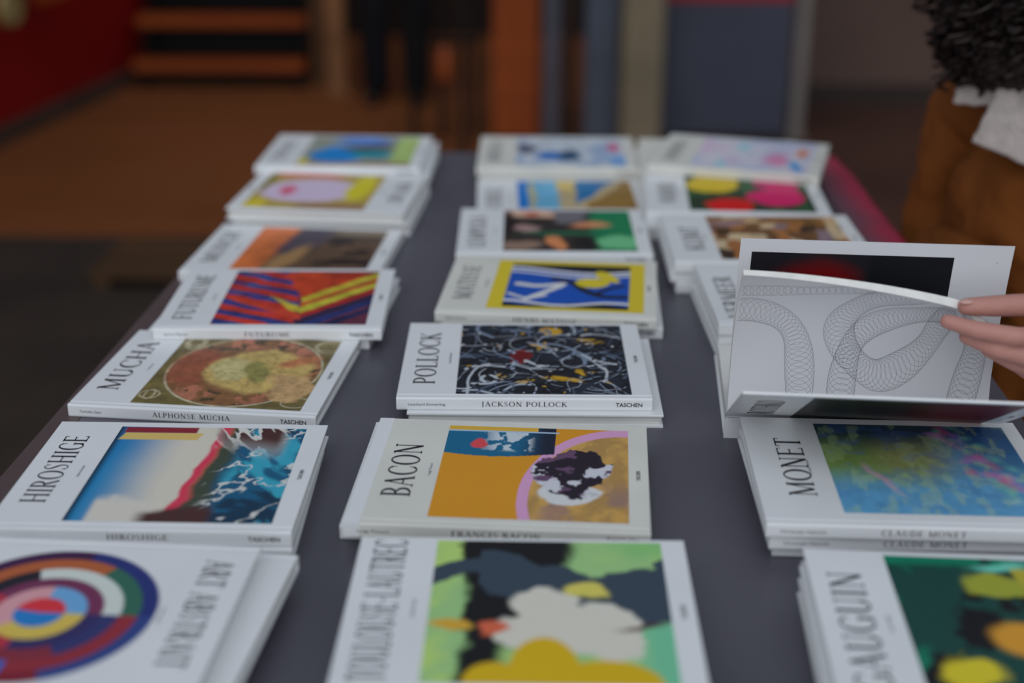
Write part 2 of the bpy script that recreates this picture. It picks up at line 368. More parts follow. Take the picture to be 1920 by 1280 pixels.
def art_ochre(a):               # olive and ochre medallion with coral mottling
    a.noise(.5, 9, 2)
    for i in range(9):
        r = random.Random(i); cx, cy = r.choice([(.07, .12), (.09, .88), (.95, .9), (.94, .1)])
        an = np.linspace(0, 6.3, 24); a.stroke(np.stack([cx + r.uniform(.02, .1) * np.cos(an), cy + r.uniform(.03, .12) * np.sin(an)], 1), .009, (206, 196, 164), .8)
    a.blob(.52, .5, .47, .50, (216, 204, 170), soft=.006); a.blob(.52, .5, .458, .485, (122, 84, 52), soft=.006)
    d = np.sqrt(((a.s - .52) / .458) ** 2 + ((a.t - .5) / .485) ** 2)
    n = fbm(a.s * 14, a.t * 12, 4, 3); ring = sst(.58, .7, d) * (1 - sst(.97, 1.0, d)); a.mix(ring * sst(.45, .55, n), (160, 100, 76)); a.mix(ring * sst(.58, .64, fbm(a.s * 20, a.t * 18, 3, 9)), (66, 54, 34))
    a.blob(.22, .52, .16, .26, (138, 76, 52), 0, .05, 9, 4, .03)
    a.blob(.62, .5, .32, .30, (206, 176, 104), 0, .06, 7, 5, .03)
    a.blob(.45, .52, .13, .16, (220, 206, 142), 0, .05, 9, 6, .03); a.blob(.60, .50, .07, .17, (128, 122, 66), 20, .04, 9, 7, .02)
    n = fbm(a.s * 5, a.t * 9 + a.s * 6, 5, 14); a.mix((1 - sst(.0, .02, np.abs(n - .5))) * .55 * (1 - sst(.9, 1, d)), (104, 80, 44))
    a.blob(.86, .28, .13, .2, (176, 142, 98), 30, .09, 8, 9, .02); a.blob(.84, .66, .13, .05, (170, 108, 70), 20, .05, 8, 10, .02)
    n = fbm(a.s * 9 + a.t * 3, a.t * 16, 5, 24); a.mix((1 - sst(.0, .03, np.abs(n - .5))) * .45, (84, 64, 38)); a.noise(.35, 26, 5); a.c *= .82
def art_chevrons(a):            # red, blue and yellow rays
    s, t = a.warp(.03, 6, 2); left = 1 - sst(.5, .56, s + (t - .1) * .08)
    k = t + s * .52; a.mix(left * sst(.45, .55, 0.5 + .5 * np.sin(k * 34)), (44, 52, 116)); a.mix(left * sst(.55, .65, fbm(a.s * 7, a.t * 9, 3, 5)) * .8, (24, 76, 132))
    a.mix(left * sst(.55, .62, 0.5 + .5 * np.sin(k * 34 + 2.6)), (196, 52, 34))
    a.poly([(.36, .98), (.97, .98), (.55, .38)], (178, 58, 28), .03, 5, 6); a.mix(sst(.4, .7, a.t) * sst(.5, .6, fbm(a.s * 6, a.t * 6, 4, 9)) * .4, (120, 20, 20))
    for i, (o, col) in enumerate([(0, (190, 176, 50)), (.11, (206, 96, 40)), (.2, (196, 190, 56)), (.31, (150, 34, 30)), (.41, (36, 30, 60)), (.52, (26, 44, 100)), (.66, (22, 30, 70))]):
        a.poly([(.52, .48 - o), (1.02, 1.0 - o), (1.02, .90 - o), (.55, .38 - o)], col, .015, 9, i, .95)
    a.poly([(.30, .52), (.52, .33), (.56, .22), (.50, .22)], (210, 190, 60), .02, 9, 3); a.poly([(.52, .20), (.56, .15), (.56, .08), (.48, .12), (0.05, .44), (.0, .52)], (204, 66, 40), .02, 8, 4)
    a.noise(.45, 12, 8); a.c *= .78
def art_orange_brown(a):
    a.mix(1 - sst(.28, .34, a.s + .10 * (1 - a.t)), (176, 92, 44)); a.noise(.5, 5, 3)
    a.blob(.42, .78, .14, .42, (58, 50, 62), -12, .05, 5, 2, .04); a.blob(.36, .28, .09, .32, (132, 100, 62), -14, .05, 5, 4, .04)
    a.mix(sst(.5, .7, a.s) * sst(.75, .95, a.t) * .7, (120, 108, 90)); a.mix(sst(.56, .62, a.s) * (1 - sst(.3, .5, np.abs(a.t - .5))) * sst(.5, .6, fbm(a.s * 4, a.t * 9, 4, 8)), (34, 22, 20))
def art_lilac_yellow(a):
    a.blob(.45, .5, .42, .34, (196, 178, 200), 0, .05, 5, 2, .03); a.mix(sst(.82, .95, a.t) * (1 - sst(.5, .75, a.s)), (186, 70, 50))
    a.blob(.86, .62, .1, .36, (214, 200, 40), 0, .05, 5, 3, .03); a.blob(.08, .1, .1, .14, (206, 186, 50), 0, .04, 5, 5, .03)
    a.blob(.27, .5, .06, .12, (196, 80, 104), 0, .04, 8, 6, .03); a.mix((1 - sst(.1, .2, a.t)) * sst(.35, .5, a.s), (132, 100, 72)); a.blob(.03, .75, .05, .3, (110, 100, 40), 0, .03, 6, 6)
def art_blue_green(a):
    a.blob(.32, .35, .26, .3, (20, 112, 176), 0, .08, 4, 2, .05); a.blob(.62, .38, .2, .14, (10, 116, 130), 0, .06, 4, 3, .04); a.blob(.5, .85, .26, .14, (70, 112, 176), 0, .05, 4, 4, .05)
    a.blob(.58, .6, .22, .1, (74, 70, 72), 10, .05, 5, 6, .04); a.mix(sst(.76, .86, a.s), (144, 164, 98)); a.mix(1 - sst(.05, .14, a.t), (134, 108, 84)); a.blob(.05, .12, .06, .12, (170, 160, 60), 0, .03, 5, 6); a.noise(.2, 8)
def art_bands_blue_yellow(a):   # yellow frame around blue with wavy white and black bands
    i = (a.s > .10) & (a.s < .90) & (a.t > .05) & (a.t < .93); a.mix(i * 1.0, (14, 66, 148))
    def wav(y0, am, fr, ph, w, col):
        k = (np.abs(a.t - (y0 + am * np.sin(a.s * fr + ph))) < w) & i; a.mix(k * 1.0, col)
    wav(.90, .03, 7, 0, .09, (20, 20, 26)); wav(.80, .05, 6, 1, .025, (226, 226, 228)); wav(.07, .03, 9, 2, .05, (20, 20, 26)); wav(.13, .04, 9, .6, .022, (226, 226, 228)); wav(.72, .05, 6, 1.2, .02, (210, 212, 220))
    for p, w, col in (([(.17, .50), (.30, .47), (.46, .52)], .06, (232, 232, 230)), ([(.24, .20), (.34, .33), (.45, .48)], .05, (232, 232, 230)), ([(.12, .30), (.24, .22), (.36, .28)], .03, (232, 232, 230)),
                      ([(.40, .62), (.52, .56), (.60, .42), (.72, .30), (.87, .29)], .06, (20, 20, 26)), ([(.68, .33), (.76, .44), (.86, .52)], .04, (20, 20, 26))):
        a.stroke(spline(p), w, col)
    a.blob(.66, .56, .12, .10, (228, 206, 48), 10, .03, 5, 3, .01); a.blob(.75, .70, .055, .14, (228, 206, 48), 30, .02, 5, 5, .01)
def art_green_brown(a):
    a.mix(sst(.62, .72, a.s + .1 * (fbm(a.s * 4, a.t * 4, 3, 3) - .5)), (16, 104, 66)); a.blob(.86, .2, .2, .16, (92, 160, 112), 20, .05, 6, 2, .03)
    a.blob(.2, .9, .28, .1, (196, 158, 136), -8, .04, 5, 4, .03); a.blob(.22, .9, .06, .06, (160, 80, 62), 0, .02, 5, 4, .03); a.blob(.52, .84, .14, .16, (92, 90, 96), 0, .07, 8, 6, .03)
    a.blob(.17, .55, .12, .1, (140, 112, 110), 0, .06, 6, 7, .03); a.blob(.68, .62, .15, .07, (184, 120, 82), 8, .04, 6, 8, .03); a.blob(.40, .2, .07, .17, (196, 124, 78), 10, .04, 6, 9, .02); a.blob(.14, .12, .16, .1, (120, 98, 84), 10, .06, 6, 3, .03)
    a.blob(.45, .42, .3, .05, (20, 84, 56), 0, .05, 6, 5, .02); a.blob(.62, .18, .1, .16, (20, 20, 18), 0, .06, 6, 9, .03); a.blob(.03, .7, .05, .3, (28, 20, 20), 0, .05, 5, 2)
def art_blue_tan(a):
    a.mix(1 - sst(.08, .1, a.s), (8, 96, 166)); a.blob(.13, .5, .03, .5, (156, 144, 92), 0, .05, 7, 2, .02); a.mix(sst(.32, .38, a.s), (156, 138, 104)); a.blob(.44, .88, .1, .2, (206, 180, 100), 0, .03, 5, 2, .02)
    a.poly([(.52, 1), (.86, 1), (.62, .48), (.5, .3)], (12, 92, 140), .04, 5, 4); a.poly([(.6, 0), (.56, .3), (.84, .7), (.9, 1), (1, 1), (1, 0)], (122, 92, 40), .04, 5, 5); a.noise(.2, 7)
def art_white_blue(a):
    n = fbm(a.s * 5, a.t * 4, 4, 3); a.mix(sst(.5, .6, n) * .8, (120, 140, 170)); a.mix((1 - sst(0, .03, np.abs(fbm(a.s * 6, a.t * 6, 3, 8) - .5))) * .6, (60, 64, 92))
    a.blob(.35, .34, .2, .14, (16, 88, 156), 0, .06, 4, 5, .04); a.blob(.08, .6, .09, .18, (60, 62, 84), 0, .06, 5, 7, .04); a.blob(.5, .36, .1, .18, (32, 62, 88), 0, .06, 5, 8, .04); a.blob(.91, .65, .05, .14, (176, 60, 104), 0, .02, 5, 4, .03); a.mix(sst(.85, .88, a.s) * (1 - sst(.35, .42, a.t)), (110, 146, 190))
def art_splatter(a):            # dark ground with looping pale threads
    r = random.Random(3); a.noise(.5, 6, 2); n = fbm(a.s * 6, a.t * 6, 4, 5); a.mix(sst(.52, .66, n) * .5, (36, 50, 66))
    for x, y, rx, ry, g in ((.56, .9, .07, .06, 0), (.80, .74, .09, .035, -16), (.62, .2, .12, .03, -14), (.40, .17, .05, .025, 10), (.48, .68, .05, .03, -20), (.24, .22, .03, .04, 0), (.72, .3, .03, .05, 30)):
        a.blob(x, y, rx, ry, (206, 160, 36), g, .03, 12, int(x * 50), .01)
    a.blob(.37, .52, .065, .1, (112, 20, 24), 0, .02, 9, 4, .01)
    for i in range(230):
        x, y = r.uniform(-.05, 1.05), r.uniform(-.05, 1.05); ang = r.uniform(-.9, .9) + r.choice([0, math.pi]); cur = r.uniform(-.5, .5); p = []
        for k in range(r.randint(5, 14)):
            p.append((x, y)); x += .034 * math.cos(ang); y += .04 * math.sin(ang); cur += r.uniform(-.35, .35); cur *= .85; ang += cur
        g = r.choice([(206, 210, 216), (186, 192, 200), (150, 160, 174), (112, 124, 142), (84, 96, 116), (14, 14, 20), (12, 12, 18), (14, 14, 20), (16, 16, 22)])
        a.stroke(spline(p, 4), r.choice([.004, .005, .007, .010, .016, .024]), g, .95)
    for i in range(60): a.blob(r.random(), r.random(), r.uniform(.004, .016), r.uniform(.004, .014), r.choice([(216, 218, 220), (20, 20, 26), (200, 156, 40)]), 0, .01, 20, i, .004)
    a.blob(.37, .53, .05, .075, (96, 16, 20), 0, .02, 9, 4, .01); a.c *= .82
def art_orange_tan(a):          # orange field, blue corner, lilac arc, sandy side with dark and pale masses
    a.mix(sst(.45, .46, a.s), (172, 134, 70)); n = fbm(a.s * 9, a.t * 7, 5, 5); a.mix(sst(.45, .46, a.s) * sst(.48, .7, n) * .6, (126, 98, 62)); a.mix(sst(.5, .6, a.s) * (1 - sst(.2, .5, a.t)) * sst(.5, .7, fbm(a.s * 7, a.t * 6, 4, 8)) * .6, (116, 92, 100))
    d = np.hypot((a.s - .98) / .52, (a.t - .22) / .74); a.mix(((d < 1.06) & (d > .95)) * 1.0, (206, 152, 190)); a.mix((d > 1.06) * 1.0, (230, 158, 36)); a.mix((d > 1.06) * sst(.5, .8, fbm(a.s * 3, a.t * 4, 3, 9)) * .35, (200, 130, 30))
    top = a.t > (.68 - .03 * np.sin(a.s * 6)); k = top & (a.s < .60)
    a.mix(k * 1.0, (14, 84, 116)); a.mix(k * sst(.36, .56, a.s), (20, 26, 44)); m = fbm(a.s * 22, a.t * 16, 4, 11); a.mix(k * sst(.16, .3, a.s) * (1 - sst(.44, .5, a.s)) * sst(.5, .56, m) * sst(.7, .74, a.t), (206, 216, 224))
    a.blob(.19, .80, .045, .05, (196, 66, 72), 0, .03, 14, 6, .008); a.mix(((a.t > .955) & (a.s < .5)) * 1.0, (222, 176, 60)); a.mix(((a.t > .935) & (a.t < .955) & (a.s < .62)) * 1.0, (150, 172, 190))
    a.blob(.70, .27, .17, .13, (222, 222, 222), 0, .05, 5, 3, .01)
    m = fbm(a.s * 7, a.t * 5, 5, 41); k = 1 - sst(.75, 1.15, np.hypot((a.s - .70) / .21, (a.t - .50) / .27) + 1.1 * (m - .5)); a.mix(sst(.35, .5, k), (30, 22, 34))
    m = fbm(a.s * 11, a.t * 8, 4, 52); a.mix(sst(.35, .5, k) * sst(.56, .6, m), (206, 206, 214)); a.mix(sst(.35, .5, k) * sst(.6, .66, fbm(a.s * 8, a.t * 10, 4, 60)), (84, 60, 84))
def art_green_black(a):         # green ground, black and slate masses, cream and yellow areas
    a.mix(sst(.4, .7, fbm(a.s * 5, a.t * 5, 3, 3)), (156, 184, 100)); a.mix(sst(.72, .95, a.s) * (1 - sst(.35, .55, a.t)), (96, 164, 128)); a.mix(sst(.7, .9, a.s) * sst(.8, .95, a.t) * .6, (96, 160, 96))
    s, t = a.warp(.06, 9, 4); a.mix(sst(.12, .16, s) * (1 - sst(.56, .66, s + .35 * (1 - t))) * 1.0, (14, 14, 16))
    n = fbm(a.s * 3, a.t * 3, 4, 71) - .5
    a.mix(1 - sst(.17, .19, np.abs(a.t - .66 - .10 * np.sin(a.s * 5 + 1) + .5 * n) + .10 * (a.s < .2)), (46, 58, 70))
    a.blob(.56, .34, .30, .20, (206, 202, 188), -14, .16, 4, 7, .012); a.blob(.46, .56, .12, .10, (206, 202, 188), 0, .12, 5, 9, .012)
    a.blob(.66, .60, .09, .05, (190, 180, 84), -20, .06, 6, 8, .012); a.blob(.27, .36, .08, .05, (204, 96, 66), 30, .08, 6, 9, .012)
    a.blob(.11, .37, .08, .04, (208, 160, 52), 0, .06, 7, 9, .012); a.blob(.88, .39, .10, .015, (70, 32, 34), 14, .04, 7, 3, .01)
    a.blob(.28, .0, .12, .13, (226, 186, 20), 0, .01, 4, 2, .01); a.blob(.48, .08, .14, .21, (226, 186, 20), 0, .01, 4, 3, .01); a.blob(.72, .0, .22, .15, (226, 186, 20), 0, .01, 4, 5, .01)
def art_water(a):               # hazy blue with greens, dark far side, pink and mint dabs
    a.mix(sst(.2, .55, a.t + .2 * (fbm(a.s * 4, a.t * 4, 4, 2) - .5)) * (1 - sst(.45, .65, a.s)), (98, 122, 64)); a.mix(sst(.3, .6, a.t) * (1 - sst(.1, .3, np.abs(a.s - .45))) * .6, (132, 128, 84)); a.mix(sst(.62, .95, a.t + .12 * (fbm(a.s * 5, a.t * 5, 4, 6) - .5)), (38, 56, 70)); a.mix(sst(.62, .85, a.s) * sst(.2, .7, a.t) * .8, (28, 68, 110))
    n = fbm(a.s * 18, a.t * 9, 4, 5); a.mix(sst(.52, .66, n) * .3, (150, 170, 120)); a.mix(sst(.55, .7, fbm(a.s * 12, a.t * 16, 4, 9)) * .25, (60, 90, 150))
    r = random.Random(5)
    for i in range(46):
        u = r.random(); x = .64 + .3 * u + r.uniform(-.05, .06); y = .74 - .7 * u + r.uniform(-.14, .14) + .25 * r.random()
        a.blob(x, y, r.uniform(.015, .035), r.uniform(.02, .045), r.choice([(104, 172, 150), (92, 168, 140), (168, 196, 150), (186, 110, 168), (190, 66, 110), (120, 110, 190)]), 30, .03, 14, i, .03, .45)
    a.blob(.25, .36, .02, .14, (170, 130, 150), 25, .03, 9, 4, .02, .7)
    a.noise(.15, 20, 4)
def art_green_gold(a):
    n = fbm(a.s * 4, a.t * 4, 4, 3); a.mix(sst(.55, .65, n), (10, 100, 76)); a.mix(sst(.9, .98, a.t) * (1 - sst(.5, .6, a.s)), (8, 104, 78)); a.mix((1 - sst(.38, .46, fbm(a.s * 5, a.t * 5, 4, 8))), (14, 14, 18))
    a.blob(.42, .78, .14, .10, (132, 136, 44), 20, .07, 7, 4, .02); a.poly([(.5, .95), (.72, .9), (1, .9), (1, .55), (.82, .58), (.6, .72)], (150, 140, 44), .05, 5, 5); a.poly([(.72, .68), (1, .7), (1, 0), (.86, .1), (.76, .45)], (204, 146, 30), .05, 5, 7); a.blob(.48, .40, .16, .11, (206, 146, 46), -12, .03, 6, 8, .03)
    a.blob(.2, .18, .16, .1, (196, 180, 40), 0, .08, 7, 9, .02); a.blob(.5, .93, .12, .03, (90, 170, 150), 8, .03, 8, 3, .02); a.blob(.74, .96, .08, .05, (170, 84, 76), 0, .04, 8, 3, .02)
def art_gold_mosaic(a):
    c = (np.floor(a.s * 9 + 2 * fbm(a.s * 3, a.t * 3, 2, 3)) * 7 + np.floor(a.t * 6 + 2 * fbm(a.s * 3, a.t * 3, 2, 9)) * 13); v = _tab[(c.astype(int) * 31) % 256, 5]
    a.mix((v > .55) * .8, (150, 96, 52)); a.mix((v > .72) * .8, (176, 160, 130)); a.mix((v < .2) * .9, (40, 28, 18)); a.mix(((v > .3) & (v < .4)) * .8, (120, 104, 116)); a.mix(sst(.7, .9, a.t) * .3, (160, 110, 40)); a.noise(.3, 9)
def art_patches_bright(a):      # soft yellow, red and magenta patches on dark green
    n = fbm(a.s * 14, a.t * 10, 4, 3); a.mix(sst(.5, .62, n) * .7, (22, 84, 44))
    a.blob(.22, .76, .23, .24, (236, 202, 16), 0, .07, 4, 2, .02); a.blob(.33, .16, .20, .17, (206, 10, 16), 0, .05, 4, 3, .02); a.blob(.78, .82, .19, .17, (214, 10, 112), 0, .06, 5, 4, .02); a.blob(.72, .38, .24, .22, (206, 10, 96), 0, .08, 5, 5, .02); a.blob(.8, .6, .12, .2, (206, 10, 96), 0, .05, 5, 6, .02)
def art_pastel(a):
    n = fbm(a.s * 6, a.t * 4, 4, 3); a.mix(sst(.45, .65, n) * .7, (176, 186, 220)); a.mix(sst(.5, .65, fbm(a.s * 7, a.t * 5, 4, 9)) * .6, (214, 176, 204)); a.mix(sst(.85, .98, a.t) * sst(.3, .5, a.s) * .7, (110, 140, 200))
    a.blob(.90, .66, .05, .14, (208, 124, 84), 0, .02, 5, 2, .03); a.blob(.88, .2, .045, .18, (40, 146, 204), 20, .02, 5, 2, .03); a.blob(.70, .4, .09, .2, (214, 140, 176), 0, .05, 5, 4, .04); a.blob(.38, .75, .05, .12, (130, 180, 190), 0, .03, 5, 4, .04); a.blob(.25, .14, .04, .1, (120, 170, 180), 0, .02, 5, 2, .03)
def art_dark_red(a):
    a.blob(.32, .42, .26, .48, (92, 4, 6), 0, .04, 3, 3, .07); a.mix(sst(.56, .62, a.s), (14, 14, 18))
def art_dark_red_cover(a):
    a.mix(sst(.4, .8, a.s) * (1 - sst(.3, .9, np.abs(a.t - .6))), (86, 14, 16)); a.mix(1 - sst(.2, .4, a.s), (18, 18, 20))

def art_mesh(art, x0, x1, y0, y1, z, mask=None):
    nx, ny = art.nx, art.ny
    co = np.zeros((ny, nx, 3), np.float32); co[..., 0] = x0 + (x1 - x0) * art.s; co[..., 1] = y0 + (y1 - y0) * art.t; co[..., 2] = z
    idx = np.arange(nx * ny).reshape(ny, nx)
    q = np.stack([idx[:-1, :-1], idx[:-1, 1:], idx[1:, 1:], idx[1:, :-1]], -1).reshape(-1, 4)
    if mask is not None:
        mk = mask[:-1, :-1].reshape(-1); q = q[mk]
    me = bpy.data.meshes.new('cover_picture')
    me.vertices.add(nx * ny); me.vertices.foreach_set('co', co.ravel())
    me.loops.add(q.size); me.loops.foreach_set('vertex_index', q.ravel().astype(np.int32))
    me.polygons.add(len(q)); me.polygons.foreach_set('loop_start', (np.arange(len(q)) * 4).astype(np.int32))
    me.update(calc_edges=True)
    ca = me.color_attributes.new('print', 'FLOAT_COLOR', 'POINT')
    col = np.ones((nx * ny, 4), np.float32); col[:, :3] = np.clip(art.c, 0.002, .9).reshape(-1, 3); ca.data.foreach_set('color', col.ravel())
    me.materials.append(M['print'])
    return me

# ------------------------------------------------------------------ books
BW, BD = 0.26, 0.21
_cov = {}
def cover_mesh(T, m):
    k = (round(T, 5), m.name)
    if k in _cov: return _cov[k]
    th = 0.0022; h = BD / 2
    prof = [(h, 0), (-h + .0018, 0), (-h + .0005, .0005), (-h, .0018), (-h, T - .0018), (-h + .0005, T - .0005), (-h + .0018, T), (-h + .0045, T), (-h + .007, T - .0006), (-h + .0095, T),
            (h - .0004, T), (h, T - .0004), (h, T - th), (-h + .003, T - th), (-h + .003, th), (h, th)]
    bm = bmesh.new()
    A = [bm.verts.new((-BW / 2, y, z)) for y, z in prof]; B = [bm.verts.new((BW / 2, y, z)) for y, z in prof]
    n = len(prof)
    for i in range(n): bm.faces.new((A[i], A[(i + 1) % n], B[(i + 1) % n], B[i]))
    bm.faces.new(A); bm.faces.new(B)
    bmesh.ops.recalc_face_normals(bm, faces=bm.faces[:])
    me = bpy.data.meshes.new('cover'); bm.to_mesh(me); bm.free(); me.materials.append(m); _cov[k] = me; return me
_pg = {}
def page_mesh(T):
    k = round(T, 5)
    if k not in _pg:
        bm = bmesh.new(); bbox(bm, -BW / 2 + .0028, BW / 2 - .0028, -BD / 2 + .0031, BD / 2 - .003, .00225, T - .00225)
        me = bpy.data.meshes.new('page_block'); bm.to_mesh(me); bm.free(); me.materials.append(M['pages']); _pg[k] = me
    return _pg[k]

def lettering(book, T, title=None, tv=(.04, .17), tu=(.0145, .037), author=None, pub=True, spine=None, spine_author=None, spine_pub=True, ink=None):
    ink = ink or M['ink']; h = BD / 2; w = BW / 2; zt = T + 0.00016
    if title:
        V, F, L = serif_text(title); k = (tv[1] - tv[0]) / L; kc = tu[1] - tu[0]
        put_text('title_lettering', (V, F), lambda a, b: (-w + tu[1] - b * kc, -h + tv[0] + a * k, zt), book, ink)
    if author:
        V, F, L, H = sans_text(author); ln = .0016 * len(author); k = ln / L
        put_text('author_lettering', (V, F), lambda a, b: (-w + .0515 - b * .0036, -h + .105 - ln / 2 + a * k, zt), book, M['ink_grey'])
    if pub:
        V, F, L, H = sans_text('TASCHEN', 0.018); k = .019 / L
        put_text('publisher_lettering', (V, F), lambda a, b: (w - .0075 - b * .0052, -h + .095 + a * k, zt), book, ink)
    ys = -h - 0.00016; sc = T / .014
    if spine:
        V, F, L = serif_text(spine, .1); ln = min(.0058 * len(spine), .11); k = ln / L
        put_text('spine_title', (V, F), lambda a, b: (-ln / 2 + a * k, ys, .0045 * sc + b * .0054), book, ink)
    if spine_author:
        V, F, L, H = sans_text(spine_author); ln = .0021 * len(spine_author); k = ln / L
        put_text('spine_author', (V, F), lambda a, b: (-w + .012 + a * k, ys, .0053 * sc + b * .0042), book, M['ink_grey'])
    if spine_pub:
        V, F, L, H = sans_text('TASCHEN', 0.02); k = .027 / L
        put_text('spine_publisher', (V, F), lambda a, b: (w - .037 + a * k, ys, .0048 * sc + b * .0062), book, ink)

BOOKS = 'art books laid out in three columns on the table'
def book(x, y, deg, z, T, label, cover='cover', **kw):
    b = empty('art_book', (x, y, Z0 + z), R(deg)); tag(b, label, 'book', BOOKS)
    link(bpy.data.objects.new('cover', cover_mesh(T, M[cover])), b)
    link(bpy.data.objects.new('page_block', page_mesh(T)), b)
    pic = kw.pop('pic', None)
    if pic:
        fn, base, res, rect = pic; a = Art(res, int(res * .8), base); fn(a)
        if abs(deg) > 90: a.c = a.c[::-1, ::-1].copy()
        u0, u1, v0, v1 = rect or (.062, .241, .014, .200)
        link(bpy.data.objects.new('cover_picture', art_mesh(a, -BW / 2 + u0, -BW / 2 + u1, -BD / 2 + v0, -BD / 2 + v1, T + .0001)), b)
    if kw: lettering(b, T, **kw)
    return b
T = 0.014
HI, MD, LO = 230, 140, 90

# ---- left column, near to far
b = book(-.3365, .899, -3.7 + 180, .028, T, 'white book with a disc of coloured rings, nearest in the left column, title upside down', title='ART ABSTRAIT', tv=(.025, .17), author='Dietmar Elger', spine='ART ABSTRAIT', ink=M['ink_grey'])
def disc_art():
    a = Art(170, 170, (200, 200, 205)); d = np.hypot(a.s - .5, a.t - .5) * 2; an = np.degrees(np.arctan2(a.t - .5, a.s - .5)) + 180
    rings = [(1.0, [(80, (30, 40, 96)), (200, (52, 22, 58)), (290, (104, 22, 38)), (360, (38, 56, 110))]), (.86, [(60, (40, 86, 70)), (170, (150, 78, 44)), (270, (34, 84, 160)), (360, (122, 36, 46))]),
             (.70, [(110, (196, 202, 196)), (230, (26, 24, 34)), (300, (110, 36, 50)), (360, (40, 44, 90))]), (.54, [(150, (96, 40, 70)), (260, (150, 40, 56)), (360, (40, 36, 80))]), (.40, [(90, (104, 160, 206)), (220, (206, 150, 156)), (360, (214, 186, 84))]), (.22, [(170, (206, 50, 60)), (360, (28, 104, 166))])]
    for rad, secs in rings:
        p = 0
        for e, c in secs: a.mix(((an >= p) & (an < e)) * (1 - sst(rad - .012, rad + .012, d)), c); p = e
    return a, d <= 1.02
da, dm = disc_art()
o = link(bpy.data.objects.new('cover_picture', art_mesh(da, -.086, .086, -.088, .088, T + .0001, dm)), b); o.location = (.011, .002, 0)
book(-.3135, .916, -6.5 + 180, .014, T, 'white book just under the ringed-disc book, sticking out on its right', spine='ART ABSTRAIT')
book(-.326, .912, -4.6, .0, T, 'lowest book in the stack of the ringed-disc cover', spine='ART ABSTRAIT')
book(-.311, 1.150, -1.4, .014, T, 'white book whose picture fades from blue to cream beside a red band and teal', title='HIROSHIGE', tv=(.045, .178), author='Adele Schlombs', spine='HIROSHIGE', pic=(art_blue_cream, (224, 216, 200), HI, None))
book(-.313, 1.143, -.2, 0, T, 'white book under the blue, cream and teal cover, showing along its right side', spine='HIROSHIGE')
book(-.315, 1.419, -6.4, 0, T, 'single white book with an ochre and olive medallion picture, set at an angle', title='MUCHA', tv=(.04, .175), author='Tomoko Sato', spine='ALPHONSE MUCHA', spine_author='Tomoko Sato', pic=(art_ochre, (104, 92, 52), HI, (.062, .241, .012, .203)))
book(-.279, 1.612, 0, .014, T, 'white book with red, blue and yellow ray pattern on its cover', title='FUTURISME', tv=(.03, .185), author='Sylvia Martin', spine='FUTURISME', spine_author='Sylvia Martin', pic=(art_chevrons, (92, 40, 60), 170, None))
book(-.2835, 1.630, -5.5, 0, T, 'white book lying under the red, blue and yellow ray cover', spine='FUTURISME')
book(-.294, 1.838, -5.6, 0, T, 'white book with an orange and dark brown picture in the left column', title='MUNCH', tv=(.04, .17), author='Ulrich Bischoff', spine='EDVARD MUNCH', pic=(art_orange_brown, (76, 56, 40), LO, None))
book(-.272, 2.058, -6 + 180, .017, .017, 'white book with lilac, red and yellow picture, title reading upside down at its right', title='POP ART', tv=(.05, .16), author='Klaus Honnef', pic=(art_lilac_yellow, (150, 130, 60), LO, None))
book(-.268, 2.060, -4.5 + 180, 0, .017, 'white book under the lilac, red and yellow cover')
book(-.270, 2.268, -2.7, .028, T, 'white book with blue and green picture, farthest in the left column', title='CHAGALL', tv=(.04, .17), author='Ingo F Walther', pic=(art_blue_green, (124, 128, 116), LO, None))
book(-.258, 2.282, -1.5, .014, T, 'middle book of the far left stack, jutting out at the right')
book(-.262, 2.285, -3.2, 0, T, 'bottom book of the far left stack')
# ---- middle column
book(.007, .904, -1.1, .028, T, 'white book with green, black and yellow picture, nearest in the middle column', title='TOULOUSE-LAUTREC', tv=(.012, .205), tu=(.012, .038), author='Matthias Arnold', spine='TOULOUSE-LAUTREC', ink=M['ink_grey'], pic=(art_green_black, (132, 168, 110), 180, (.062, .241, .012, .205)))
book(.008, .900, -1.6, .014, T, 'second book of the stack under the green, black and yellow cover')
book(.005, .902, -.6, 0, T, 'lowest book of the stack under the green, black and yellow cover')
b = book(-.006, 1.155, -3.9, .014, T, 'yellowed white book with orange, blue and sand coloured picture', cover='cover_cream', title='BACON', tv=(.05, .155), tu=(.024, .050), author=None, spine='FRANCIS BACON', spine_author='Luigi Ficacci', pic=(art_orange_tan, (196, 150, 70), HI, (.070, .242, .016, .198)))
V, F, L, H = sans_text('Luigi Ficacci'); put_text('author_lettering', (V, F), lambda a, q: (-.13 + .063 - q * .0036, -.105 + .092 + a * .024 / L, T + .00016), b, M['ink_grey'])
bm = bmesh.new(); bbox(bm, -.1301, -.116, -.1052, .1052, T - .0003, T + .00012); bbox(bm, -.1301, -.116, -.10515, -.104, .001, T); tag(from_bm('unfaded_strip', bm, M['cover'], b), 'cleaner white strip')
book(-.012, 1.176, -3.6, 0, T, 'book hidden beneath the yellowed book with the orange picture')
book(.013, 1.422, -.2, .014, T, 'white book with black splattered picture of pale tangled threads', title='POLLOCK', tv=(.035, .178), author='Leonhard Emmerling', spine='JACKSON POLLOCK', spine_author='Leonhard Emmerling', pic=(art_splatter, (26, 28, 36), 260, (.060, .240, .010, .204)))
book(.025, 1.414, -.8 + 180, 0, T, 'white book under the black splattered cover, its page edges facing the viewer')
book(.048, 1.658, -5.3, .014, T, 'off-white book with yellow-framed blue, black and white wavy picture', cover='cover_cream', title='MATISSE', tv=(.045, .17), author='Cut outs Gilles Neret', spine='HENRI MATISSE', spine_author='Gilles Neret', ink=M['ink_grey'], pic=(art_bands_blue_yellow, (226, 202, 50), 170, (.058, .245, .018, .196)))
book(.052, 1.660, -3.0, 0, T, 'white book under the yellow-framed wavy cover, sticking out at the right', spine='HENRI MATISSE')
